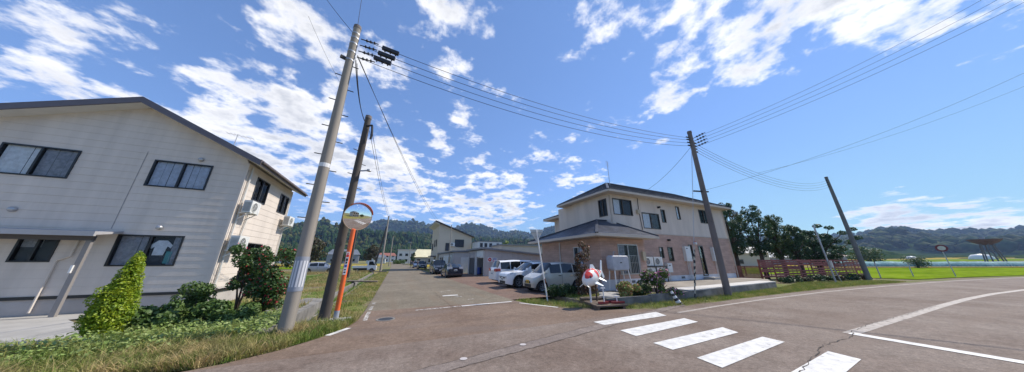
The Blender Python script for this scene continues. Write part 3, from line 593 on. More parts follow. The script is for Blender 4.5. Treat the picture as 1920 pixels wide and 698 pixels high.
def ac_unit(label, loc, rz, group, stand=None, w=.80, h=.55, d=.29):
    """outdoor unit, front facing local -y, base at z=0"""
    t = thing('air_conditioner', label, 'air conditioner', loc, rz, group)
    MB().box(-w / 2, w / 2, -d / 2, d / 2, 0, h).build('casing', 'ac_white', t, world=False)
    fx = -w * .13; fr = h * .41
    MB().lathe([(fr * .99, -d / 2 - .004), (fr, -d / 2 - .018), (fr * .9, -d / 2 - .02), (fr * .9, -d / 2 - .003)], (fx, 0, h * .5), 'Y', 24).build('fan_ring', 'ac_white', t, world=False)
    o = MB().lathe([(0, -d / 2 - .003), (fr * .9, -d / 2 - .003)], (fx, 0, h * .5), 'Y', 24).build('fan_opening', 'fan_dark', t, world=False)
    g_ = MB()
    for r in (.3, .55, .8): g_.lathe([(fr * r, -d / 2 - .012), (fr * r + .008, -d / 2 - .012)], (fx, 0, h * .5), 'Y', 20)
    for k in range(8): a = k * math.pi / 4; g_.bar((fx + math.cos(a) * fr * .1, -d / 2 - .012, h * .5 + math.sin(a) * fr * .1), (fx + math.cos(a) * fr * .9, -d / 2 - .012, h * .5 + math.sin(a) * fr * .9), .008)
    g_.build('fan_grille', 'ac_white', o, world=False)
    s_ = MB()
    for k in range(9): s_.box(-w / 2 - .008, -w / 2 - .001, -d * .4, d * .4, h * (.12 + k * .085), h * (.12 + k * .085) + .018)
    s_.build('side_louvre', 'fan_dark', t, world=False)
    MB().box(w * .34, w * .46, -d / 2 - .006, -d / 2 - .001, h * .08, h * .92).build('service_panel', 'white_plastic', t, world=False)
    if stand == 'bracket':
        for sx in (-w * .36, w * .36): b = MB().box(sx - .02, sx + .02, -d / 2 - .02, d / 2 + .12, -.045, -.002); b.bar((sx, d / 2 + .11, -.30), (sx, -d * .3, -.04), .03); b.build('wall_bracket', 'white_paint', t, world=False)
    if stand == 'feet':
        for sx in (-w * .36, w * .36): MB().box(sx - .05, sx + .05, -d / 2 - .03, d / 2 + .03, -.07, -.001).build('foot', 'fan_dark', t, world=False)
    return t
def left_house():
    T = thing('house', 'two-storey grey house with lap siding and dark gable roof at left', 'house', (-10.5, 14.74, 0))
    x0, x1, y0, y1 = -16.6, -6.75, 14.74, 20.35; RX, RZ = -10.4, 8.12; sR, sL = .50, .41
    za, zt = .60, 8.02
    roofz = lambda x: RZ - .06 - (sR * (x - RX) if x > RX else sL * (RX - x))
    F1 = Face('-y', y0); F2 = Face('+x', x1)
    wins = [(-13.27, -11.52, 4.67, 5.81), (-9.62, -7.88, 4.65, 5.79), (-9.66, -7.92, 1.55, 2.71), (-11.78, -10.92, 1.7, 2.62)]
    side = [(15.75, 17.1, 4.6, 5.76), (18.68, 19.92, 4.52, 5.64), (16.6, 18.2, .68, 2.6)]
    w = MB(); w.box(x0 + .1, x1 - .1, y0 + .13, y1, .15, 6.0); w.prism([(x0 + .1, y0 + .13, 6.0), (x1 - .1, y0 + .13, 6.0), (x1 - .1, y0 + .13, roofz(x1 - .1)), (RX, y0 + .13, roofz(RX)), (x0 + .1, y0 + .13, roofz(x0 + .1))], (0, y1 - y0 - .13, 0))
    wall = w.build('wall', 'siding_gap', T)
    # sheathing behind the boards, with openings
    sh = MB()
    for z in range(16):
        b, t = za - .05 + z * .48, za - .05 + (z + 1) * .48
        aL = lambda q: x0 if roofz(x0) > q else max(x0, RX - (RZ - .06 - q) / sL); aR = lambda q: x1 if roofz(x1) > q else RX + (RZ - .06 - q) / sR
        for (a, c, r, s) in cut_rects(aL(t), aR(t), b, t, wins):
            if c - a > .05: F1.box(sh, a, c, -.128, -.033, r, s)
    for (a, c, r, s) in cut_rects(y0 + .129, y1, za - .05, 6.0, side): F2.box(sh, a, c, -.099, -.033, r, s)
    sh.build('sheathing', 'siding_gap', wall)
    a0 = lambda z: x0 if roofz(x0) > z else RX - (RZ - .06 - z) / sL; a1 = lambda z: x1 - .012 if roofz(x1) > z else RX + (RZ - .06 - z) / sR
    siding_rows(F1, T, wall, a0, a1, za, zt, .285, wins)
    siding_rows(F2, T, wall, lambda z: y0 + .035, lambda z: y1, za, 6.12, .285, side)
    MB().box(x1 - .05, x1 + .012, y0 - .012, y0 + .034, za, 6.1).build('corner_trim', 'siding_left', T)
    MB().box(x0, x1 + .02, y0 - .035, y0 + .05, .50, .598).build('drip_edge', 'frame_black', T); MB().box(x1 - .05, x1 + .035, y0 + .051, y1, .50, .598).build('drip_edge', 'frame_black', T)
    MB().box(x0, x1 - .03, y0 + .02, y1, -.25, .499).build('foundation', 'foundation', T)
    # roof
    ya, yb = y0 - .48, y1 + .4; ex, fx = x1 + .55, x0 - .5; th = .17
    def rz(x, o=0): return (RZ + .17 - (sR * (x - RX) if x > RX else sL * (RX - x))) + o
    rf = MB()
    for (p, q) in ((RX, ex), (RX, fx)):
        rf.hexa([(p, ya, rz(p) - .06), (q, ya, rz(q) - .06), (q, yb, rz(q) - .06), (p, yb, rz(p) - .06), (p, ya, rz(p)), (q, ya, rz(q)), (q, yb, rz(q)), (p, yb, rz(p))])
    roof = rf.build('roof', 'roof_brown', T)
    for (p, q) in ((RX, ex), (RX, fx)):
        MB().hexa([(p, ya - .03, rz(p) - .25), (q, ya - .03, rz(q) - .25), (q, ya + .02, rz(q) - .25), (p, ya + .02, rz(p) - .25), (p, ya - .03, rz(p) + .012), (q, ya - .03, rz(q) + .012), (q, ya + .02, rz(q) + .012), (p, ya + .02, rz(p) + .012)]).build('barge_board', 'fascia_grey', roof)
        MB().hexa([(p, ya + .021, rz(p) - .235), (q, ya + .021, rz(q) - .235), (q, yb, rz(q) - .235), (p, yb, rz(p) - .235), (p, ya + .021, rz(p) - .19), (q, ya + .021, rz(q) - .19), (q, yb, rz(q) - .19), (p, yb, rz(p) - .19)]).build('soffit', 'trim_cream', roof)
    MB().box(ex, ex + .04, ya - .03, yb, rz(ex) - .24, rz(ex) + .02).build('fascia', 'roof_brown', roof); MB().tube([(ex + .09, ya, rz(ex) - .1), (ex + .09, yb, rz(ex) - .12)], .05, 8).build('gutter', 'roof_brown', roof)
    # windows
    cw, cg, cb = 'curtain_white', 'curtain_grey', 'curtain_blue'
    window(T, F1, *wins[0], curtain=[(-13.2, -12.42, 4.72, 5.76, cw), (-12.36, -11.6, 4.72, 5.76, cg)])
    window(T, F1, *wins[1], curtain=[(-9.56, -8.78, 4.7, 5.74, cb), (-8.72, -7.95, 4.7, 5.74, cb)])
    wn = window(T, F1, *wins[2], curtain=[(-9.6, -8.9, 1.6, 2.66, cg), (-8.2, -7.98, 1.6, 2.66, cg)])
    # laundry hung inside the lower window
    MB().prism([F1.pt(-8.66, -.062, 1.95), F1.pt(-8.36, -.062, 1.95), F1.pt(-8.33, -.062, 2.3), F1.pt(-8.22, -.062, 2.22), F1.pt(-8.2, -.062, 2.34), F1.pt(-8.38, -.062, 2.52), F1.pt(-8.62, -.062, 2.52), F1.pt(-8.8, -.062, 2.32), F1.pt(-8.74, -.062, 2.2), F1.pt(-8.66, -.062, 2.28)], (0, .01, 0)).build('hanging_shirt', 'curtain_white', wn)
    MB().prism([F1.pt(-8.3, -.066, 1.64), F1.pt(-8.14, -.066, 1.64), F1.pt(-8.14, -.066, 2.1), F1.pt(-8.3, -.066, 2.1)], (0, .008, 0)).build('hanging_towel', mat('towel_teal', (.10, .30, .30), .9), wn)
    window(T, F1, *wins[3], curtain=[(-11.72, -11.3, 2.2, 2.57, cg)])
    window(T, F2, *side[0], curtain=[(15.82, 16.45, 4.65, 5.7, cw)]); window(T, F2, *side[1], curtain=[(18.75, 19.25, 4.57, 5.6, cg)]); window(T, F2, *side[2], curtain=[(16.7, 17.3, .73, 2.55, cg)])
    # vents
    for (x, z) in ((-12.24, 3.45), (-8.32, 6.01), (-8.70, 3.01)):
        MB().lathe([(0, -.10), (.05, -.10), (.085, -.06), (.09, .0)], (x, y0 - .012, z), 'Y', 16).build('vent_hood', 'alu', T, smooth=True)
    # downpipe beside the corner
    MB().tube([(x1 + .06, 15.0, 6.0), (x1 + .06, 15.0, .25)], .035, 8).build('downpipe', 'trim_cream', T); MB().tube([(x1 + .06, 19.99, 5.6), (x1 + .06, 20.1, 4.2), (x1 + .06, 20.1, .3)], .03, 8).build('downpipe', 'trim_cream', T)
    MB().box(-9.92, -9.9, y0 - .008, y0 + .01, 2.9, 6.1).build('siding_joint', 'siding_gap', T)
    # meter pipes low on the front
    MB().tube([(-10.5, y0 - .05, 2.6), (-10.5, y0 - .05, 1.9), (-10.75, y0 - .05, 1.75), (-10.75, y0 - .05, .1)], .03, 6).build('conduit', 'siding_left', T)
    # canopy lean-to
    c = thing('porch_canopy', 'long shallow metal canopy on a slanting post against the grey house', 'canopy', (-9.87, 14.2, 0))
    MB().hexa([(-20, 13.75, 2.60), (-9.55, 13.75, 2.60), (-9.55, 14.70, 2.74), (-20, 14.70, 2.74), (-20, 13.75, 2.68), (-9.55, 13.75, 2.68), (-9.55, 14.70, 2.82), (-20, 14.70, 2.82)]).build('roof', 'fascia_pale' if 'fascia_pale' in MATS else mat('fascia_pale', (.40, .385, .39), .5, .06, 2), c)
    MB().box(-20, -9.5, 13.66, 13.74, 2.56, 2.72).build('gutter', 'fascia_pale', c); MB().box(-20, -9.8, 14.14, 14.24, 2.43, 2.597).build('beam', mat('canopy_dark', (.10, .09, .09), .6), c)
    MB().box(-9.93, -9.81, 14.13, 14.23, -.05, 2.43).build('post', mat('canopy_post', (.25, .23, .22), .5), c)
    MB().box(-9.95, -9.90, 14.08, 14.129, 1.35, 1.6).build('post_tag', 'white_paint', c)
    ac = 'wall units on the grey house'
    ac_unit('outdoor unit under the upper window, on the sunlit side of the grey house', (x1 + .33, 15.25, 3.85), R(90), ac, 'bracket'); ac_unit('lower outdoor unit on the sunlit side wall, above the red-flowered shrub', (x1 + .33, 15.15, 2.2), R(90), ac, 'bracket', h=.6); ac_unit('outdoor unit at the far end of the grey house side wall', (x1 + .33, 19.8, 3.85), R(90), ac, 'bracket')
    for (yy, za_, zb_) in ((15.65, 3.9, 2.75), (15.55, 2.2, .3)): pass
    MB().tube([(x1 + .05, 15.75, 4.3), (x1 + .06, 15.8, 3.6), (x1 + .05, 15.7, 2.6)], .03, 6).build('refrigerant_pipe', 'trim_cream', T); MB().tube([(x1 + .05, 15.0, 2.3), (x1 + .07, 15.02, 1.2), (x1 + .05, 15.0, .4)], .03, 6).build('refrigerant_pipe', 'trim_cream', T)
    # antenna behind the ridge
    a = thing('roof_antenna', 'thin television aerial on the grey house roof', 'antenna', (-8.9, 17.5, 7.4))
    MB().tube([(-8.9, 17.5, 7.35), (-8.9, 17.5, 8.55)], .018, 6).build('mast', 'steel_galv', a); b = MB(); b.bar((-9.3, 17.4, 8.48), (-8.3, 17.7, 8.48), .015)
    for k in range(7): x = -9.25 + k * .15; b.bar((x, 17.2 + k * .045, 8.48), (x, 17.7 + k * .045, 8.48), .01)
    b.build('elements', 'steel_galv', a)
left_house()

# ------------------------------------------------------------------ tiled roofs
def courses(mb, A, B, C, D, n, lift=.03):
    """roof plane with eave A-B and top D-C, laid in n lapped courses"""
    A, B, C, D = map(Vector, (A, B, C, D)); nn = (B - A).cross(D - A).normalized()
    if nn.z < 0: nn = -nn
    for i in range(n):
        s, t = i / n, (i + 1) / n
        p0, p1, p2, p3 = A.lerp(D, s), B.lerp(C, s), B.lerp(C, t), A.lerp(D, t)
        u0, u1 = p0 + nn * lift, p1 + nn * lift
        mb.add([p0, p1, u1, u0, p2 + nn * .004, p3 + nn * .004], [(0, 1, 2, 3), (3, 2, 4, 5), (0, 3, 5), (1, 4, 2)])
def hip_roof(T, x0, x1, y0, y1, z, ridge, n=11, th=.14, over_soffit=True, skip=()):
    """eave rectangle and ridge segment ((xa,ya),(xb,yb),zr)"""
    (xa, ya), (xb, yb), zr = ridge; a, b, c, d = (x0, y0, z), (x1, y0, z), (x1, y1, z), (x0, y1, z); r1, r2 = (xa, ya, zr), (xb, yb, zr)
    und = MB().add([a, b, c, d, r1, r2], [(0, 1, 5, 4), (1, 2, 5), (2, 3, 4, 5), (3, 0, 4)]); roof = und.build('roof', 'slate_edge', T)
    t = MB()
    courses(t, a, b, r2, r1, n); courses(t, b, c, r2, r2, n); courses(t, c, d, r1, r2, n); courses(t, d, a, r1, r1, n)
    tag(t.build('roof_tiles', 'slate', roof), kind='stuff')
    MB().box(x0 + .01, x1 - .01, y0 + .01, y1 - .01, z - th, z - th + .03).build('soffit', 'soffit', roof)
    fb = MB()
    fb.box(x0 - .02, x1 + .02, y0 - .02, y0 + .009, z - th - .01, z + .02); fb.box(x0 - .02, x1 + .02, y1 - .009, y1 + .02, z - th - .01, z + .02); fb.box(x0 - .02, x0 + .009, y0 + .0091, y1 - .0091, z - th - .01, z + .02); fb.box(x1 - .009, x1 + .02, y0 + .0091, y1 - .0091, z - th - .01, z + .02); fb.build('fascia', 'soffit', roof)
    cap = MB()
    for (p, q) in ((r1, r2), (a, r1), (b, r2), (c, r2), (d, r1)):
        if (Vector(p) - Vector(q)).length > .2: cap.bar(Vector(p) + Vector((0, 0, .035)), Vector(q) + Vector((0, 0, .045)), .16, .07)
    cap.build('ridge_cap', 'slate_edge', roof)
    return roof
def right_house():
    T = thing('house', 'two-storey beige and pink house with dark tiled hip roof behind the fish', 'house', (20, 12.2, .3))
    YM, YP, XU, XL, XR = 12.25, 11.1, 13.1, 10.75, 27.4; zs = 3.70; ZE = 6.40
    FM, FP, FU, FL = Face('-y', YM), Face('-y', YP), Face('-x', XU), Face('-x', XL)
    up = [(13.45, 15.35, 4.85, 6.02), (16.3, 18.2, 4.02, 5.22), (18.5, 19.0, 4.58, 5.62), (20.45, 20.92, 4.95, 6.05), (23.6, 25.0, 4.85, 6.05)]
    low = [(17.55, 18.02, 1.92, 2.72), (18.5, 19.1, 1.70, 2.74), (21.12, 21.62, 1.85, 2.98), (22.4, 23.05, .60, 2.93)]
    mb = MB()
    for r in cut_rects(XU, XR, zs, 6.3, up): FM.box(mb, r[0], r[1], -.16, 0, r[2], r[3])
    sideu = [(12.45, 13.25, 4.75, 6.0)]
    for r in cut_rects(YM + .161, 16.1, 3.0, 6.3, sideu): FU.box(mb, r[0], r[1], -.16, 0, r[2], r[3])
    mb.box(XU + .17, XR - .001, YM + .17, 18.5, 3.2, 6.3); W = mb.build('upper_wall', 'upper_beige', T)
    mb = MB()
    for r in cut_rects(14.5, XR, .72, zs - .06, low): FM.box(mb, r[0], r[1], -.16, 0, r[2], r[3])
    pj = [(12.15, 13.85, .95, 2.72)]
    for r in cut_rects(XL, 14.5, .72, 3.06, pj): FP.box(mb, r[0], r[1], -.16, 0, r[2], r[3])
    sl = [(12.6, 13.5, 1.2, 2.6)]
    for r in cut_rects(YP + .161, 17.5, .5, 3.06, sl): FL.box(mb, r[0], r[1], -.16, 0, r[2], r[3])
    mb.box(XL + .17, 14.33, YP + .17, 17.49, .4, 3.0); mb.box(14.34, 14.5, YP + .161, YM, .72, 3.06); mb.box(14.51, XR - .002, YM + .17, 18.4, .4, zs - .07); mb.build('lower_wall', 'lower_pink', T)
    mb = MB(); mb.box(14.5, XR + .02, YM - .025, YM + .1, zs - .059, zs - .001); mb.build('belt_course', 'soffit', T)
    fd = MB(); fd.box(XL + .03, 14.5, YP + .02, YP + .3, -.1, .719); fd.box(14.501, XR - .02, YM + .03, YM + .3, -.1, .719); fd.box(XL + .03, XL + .3, YP + .301, 17.4, -.1, .499); fd.build('foundation', 'house_white_base', T)
    for x in (19.6, 12.9): MB().box(x, x + .4, (YM if x > 15 else YP) + .012, (YM if x > 15 else YP) + .019, .48, .62).build('floor_vent', 'fan_dark', T)
    fr = 'frame_bronze'; cw, cg = 'curtain_white', 'curtain_grey'
    window(T, FM, *up[0], frame=fr, deep=.15, curtain=[(13.52, 14.2, 4.9, 5.97, cw)]); window(T, FM, *up[1], frame=fr, deep=.15, curtain=[(16.37, 17.2, 4.07, 5.17, cw)]); window(T, FM, *up[2], frame=fr, panes=1, deep=.15); window(T, FM, *up[3], frame=fr, panes=1, deep=.15, curtain=[(20.5, 20.87, 5.0, 6.0, cw)]); window(T, FM, *up[4], frame=fr, deep=.15, curtain=[(23.67, 24.3, 4.9, 6.0, cg)])
    window(T, FU, *sideu[0], frame=fr, deep=.15)
    window(T, FM, *low[0], frame=fr, panes=1, deep=.15, curtain=[(17.6, 17.97, 2.42, 2.67, cw)]); window(T, FM, *low[1], frame=fr, panes=1, deep=.15); window(T, FM, *low[2], frame=fr, panes=1, deep=.15, curtain=[(21.2, 21.55, 1.9, 2.93, cg)])
    d = window(T, FM, *low[3], frame='frame_dark', panes=1, deep=.15, fw=.07); d.name = 'door'; m = MB(); FM.box(m, 22.50, 22.53, .026, .07, 1.55, 1.72); m.build('handle', 'alu', d)
    window(T, FP, *pj[0], frame='alu', deep=.15, grille=13, curtain=[(12.2, 12.8, 1.0, 2.67, cg)]); window(T, FL, *sl[0], frame='alu', deep=.15, curtain=[(12.7, 13.1, 1.25, 2.55, 'curtain_blue')])
    MB().box(22.3, 23.25, YM - .75, YM - .03, .3, .52).build('door_step', 'concrete', T)
    # roofs
    hip_roof(T, XU - .6, XR + .25, YM - .65, 17.6, ZE, ((15.6, 14.6), (24.6, 14.6), 8.05), 14, th=.11)
    rf = hip_roof(T, XL - .9, 14.95, YP - .8, 18.2, 3.20, ((12.3, 12.7), (13.4, 12.7), 4.4), 12, th=.12)
    # rear wing of the upper storey
    MB().box(15.2, 20, 18.6, 22, 3.0, 5.9).build('rear_wall', 'upper_beige', T); window(T, Face('-x', 15.2), 19.0, 20.2, 4.7, 5.7, frame=fr, deep=-.03)
    hip_roof(T, 14.3, 21, 17.6, 22.8, 6.02, ((17, 20.2), (18.5, 20.2), 7.0), 9)
    # pipes, lamps, meters
    MB().tube([(XU + .1, YM - .05, 6.2), (XU + .1, YM - .05, 3.75), (13.6, YM - .3, 3.72), (13.9, YP - .5, 3.4)], .035, 8).build('downpipe', 'soffit', T)
    MB().tube([(XL - .05, 15.0, 3.0), (XL - .05, 15.0, .3)], .035, 8).build('downpipe', 'trim_cream', T); MB().tube([(XR - .1, YM - .05, 6.2), (XR - .1, YM - .05, .4)], .035, 8).build('downpipe', 'soffit', T)
    MB().tube([(16.05, YM - .03, 6.25), (16.0, YM - .03, 5.4), (16.1, YM - .03, 3.9)], .02, 6).build('service_cable', 'black_iron', T)
    MB().box(15.72, 15.98, YM - .16, YM - .002, 5.05, 5.35).build('meter_box', 'beige_box', T); MB().box(14.12, 14.38, YP - .14, YP - .002, 1.75, 2.3).build('meter_box', 'beige_box', T)
    MB().lathe([(.0, -.2), (.07, -.2), (.08, -.12), (.08, .0)], (18.25, YM - .001, 5.75), 'Y', 12).build('wall_lamp', 'black_iron', T); MB().lathe([(.0, -.2), (.07, -.2), (.08, -.12), (.08, .0)], (18.75, YM - .001, 3.25), 'Y', 12).build('wall_lamp', 'black_iron', T)
    MB().lathe([(.0, -.22), (.10, -.2), (.11, -.1), (.09, .0)], (21.95, YM - .001, 3.08), 'Y', 14).build('alarm_bell', 'white_plastic', T); MB().lathe([(.0, .06), (.06, .05), (.07, .0)], (21.95, YM - .1, 3.19), 'Z', 12).build('alarm_light', 'red_paint', T)
    # balcony rail at the far end
    MB().box(XR + .01, XR + .6, YM + .3, 17, 3.5, 4.7).build('balcony', 'frame_dark', T)
    # roof aerial
    a = thing('roof_antenna', 'thin aerial mast on the ridge of the pink and beige house', 'antenna', (14.9, 13.6, 7.2)); MB().tube([(14.9, 13.6, 7.0), (14.9, 13.6, 9.6)], .02, 6).build('mast', 'steel_galv', a); b = MB()
    for k in range(4): b.bar((14.6, 13.5 , 9.55 - .13 * k), (15.2, 13.7, 9.55 - .13 * k), .012)
    b.build('elements', 'steel_galv', a)
    # terrace in front, retaining wall
    w = thing('retaining_wall', 'low stained concrete wall holding up the terrace and flower bed', 'retaining wall', (15, 8.1, 0))
    seg = [(7.9, 8.05), (10.2, 7.85), (12.8, 7.85), (15.5, 8.0), (18.2, 8.15), (20.9, 8.35), (23.6, 8.55)]
    for i, (p, q) in enumerate(zip(seg, seg[1:])):
        p = Vector((*p, 0)); q = Vector((*q, 0)); dr = (q - p).normalized(); n = Vector((-dr.y, dr.x, 0)) * .16; top = .30 if i < 1 else .34
        MB().hexa([p + dr * .008 + Vector((0, 0, -.2)), q - dr * .008 + Vector((0, 0, -.2)), q - dr * .008 + n + Vector((0, 0, -.2)), p + dr * .008 + n + Vector((0, 0, -.2)), p + dr * .008 + Vector((0, 0, top)), q - dr * .008 + Vector((0, 0, top)), q - dr * .008 + n + Vector((0, 0, top)), p + dr * .008 + n + Vector((0, 0, top))]).build('wall_block', 'concrete_old', w)
    o = MB().prism([(12.9, 8.02, .05), (23.6, 8.72, .05), (27.0, 10.2, .05), (27.4, 12.2, .05), (12.9, 12.2, .05)], (0, 0, .30)).build('terrace', mat('terrace_grey', (.25, .22, .185), .9, .25, .9, .2, 20)); tag(o, kind='structure')
    o = MB().prism([(13.0, 7.84, .355), (23.6, 8.54, .355), (23.6, 9.4, .355), (13.0, 8.75, .355)], (0, 0, .05)).build('terrace_edge', mat('slab_pale', (.52, .50, .47), .8, .12, 1.2)); tag(o, kind='structure')
    o = MB().prism([(7.9, 8.2, -.05), (12.88, 8.02, -.05), (12.88, 11.05, -.05), (10.7, 11.05, -.05), (10.7, 11.6, -.05), (7.4, 11.6, -.05), (7.2, 9.6, -.05)], (0, 0, .19)).build('garden_bed', 'dirt'); tag(o, kind='structure')
    g_ = 'outdoor units stacked by the pink wall'
    for lab, x, z in (('upper left of the four stacked outdoor units by the pink wall', 15.55, 1.42), ('upper right of the four stacked outdoor units by the pink wall', 16.52, 1.42), ('lower left of the four stacked outdoor units by the pink wall', 15.66, .74), ('lower right of the four stacked outdoor units by the pink wall', 16.6, .74)): ac_unit(lab, (x, 11.85, z), 0, g_, 'feet' if z < 1 else None, w=.86, h=.58)
    r = thing('unit_rack', 'black iron rack carrying the four stacked outdoor units', 'rack', (16.5, 11.85, .36))
    for x in (15.06, 16.08, 17.12): MB().box(x - .02, x + .02, 11.62, 11.66, .36, 1.41).build('upright', 'black_iron', r); MB().box(x - .02, x + .02, 12.04, 12.08, .36, 1.41).build('upright', 'black_iron', r)
    for z in (.655, 1.385): MB().box(15.01, 17.17, 11.60, 11.619, z - .03, z + .03).build('rail', 'black_iron', r); MB().box(15.01, 17.17, 12.081, 12.10, z - .03, z + .03).build('rail', 'black_iron', r); MB().box(15.09, 17.1, 11.62, 12.08, z, z + .012).build('shelf', 'black_iron', r)
    for lab, x0, x1, z0, z1, dp in (('tall white water heater between two dark windows on the pink wall', 20.3, 20.95, 1.7, 2.82, .22), ('tall white water heater right of the dark door', 24.05, 24.7, 1.7, 2.82, .22), ('small white box on legs right of the stacked units', 17.85, 18.35, .95, 1.58, .25)):
        h = thing('water_heater', lab, 'water heater', (x0, YM, z0)); MB().box(x0, x1, YM - dp, YM - .003, z0, z1).build('casing', 'ac_white', h); MB().box(x0 + .03, x1 - .03, YM - dp - .008, YM - dp - .001, z0 + .25, z1 - .05).build('cover', 'white_plastic', h); MB().box(x0 + .12, x0 + .3, YM - dp - .014, YM - dp - .009, z1 - .2, z1 - .12).build('flue', 'fan_dark', h)
        for k in (.25, .5, .7): MB().tube([(x0 + (x1 - x0) * k, YM - .1, z0), (x0 + (x1 - x0) * k, YM - .1, .36)], .022, 6).build('pipe', 'trim_cream', h)
    # kerosene tank
    k = thing('oil_tank', 'grey rounded oil tank on splayed legs by the pink wall', 'tank', (11.4, 10.55, .23)); sec = [(11.38 + .66 * sx, sz) for sx, sz in ()]
    def rr(x0, x1, z0, z1, r, n=5):
        P = []
        for cx, cz, a in ((x1 - r, z1 - r, 0), (x0 + r, z1 - r, 90), (x0 + r, z0 + r, 180), (x1 - r, z0 + r, 270)):
            for i in range(n + 1): t_ = R(a + 90 * i / n); P.append((cx + r * math.cos(t_), cz + r * math.sin(t_)))
        return P
    vs = []; fs = []; rings = [(-.22, .05), (-.19, .015), (-.15, 0), (.15, 0), (.19, .015), (.22, .05)]; nP = 24
    for (dy, ins) in rings: vs += [(x, 10.5 + dy, z) for x, z in rr(10.72 + ins, 12.03 - ins, 1.22 + ins, 2.03 - ins, .16)]
    for i in range(len(rings) - 1): fs += [(i * nP + j, i * nP + (j + 1) % nP, (i + 1) * nP + (j + 1) % nP, (i + 1) * nP + j) for j in range(nP)]
    fs += [tuple(range(nP)), tuple(range(5 * nP, 6 * nP))[::-1]]; MB().add(vs, fs).build('tank_body', 'tank_grey', k, smooth=True, sharp=35)
    for sx, sy in ((10.9, 10.33), (10.9, 10.67), (11.85, 10.33), (11.85, 10.67)): MB().bar((sx + (-.14 if sx < 11 else .14), sy + (-.1 if sy < 10.5 else .05), .22), (sx, sy, 1.5), .045).build('leg', 'white_paint', k)
    MB().tube([(11.1, 10.5, 2.03), (11.1, 10.5, 2.2), (11.16, 10.5, 2.25), (11.2, 10.45, 2.18)], .02, 6).build('vent_pipe', 'steel_galv', k); MB().lathe([(.06, 0), (.06, .05), (0, .055)], (11.6, 10.5, 2.03), n=12).build('filler_cap', 'steel_galv', k); MB().tube([(11.4, 10.5, 1.24), (11.35, 10.5, .9), (11.5, 10.7, .6), (11.6, 11.05, .5)], .015, 6).build('hose', 'black_iron', k); MB().box(11.3, 11.45, 10.272, 10.278, 1.62, 1.67).build('name_plate', 'black_paint', k)
right_house()
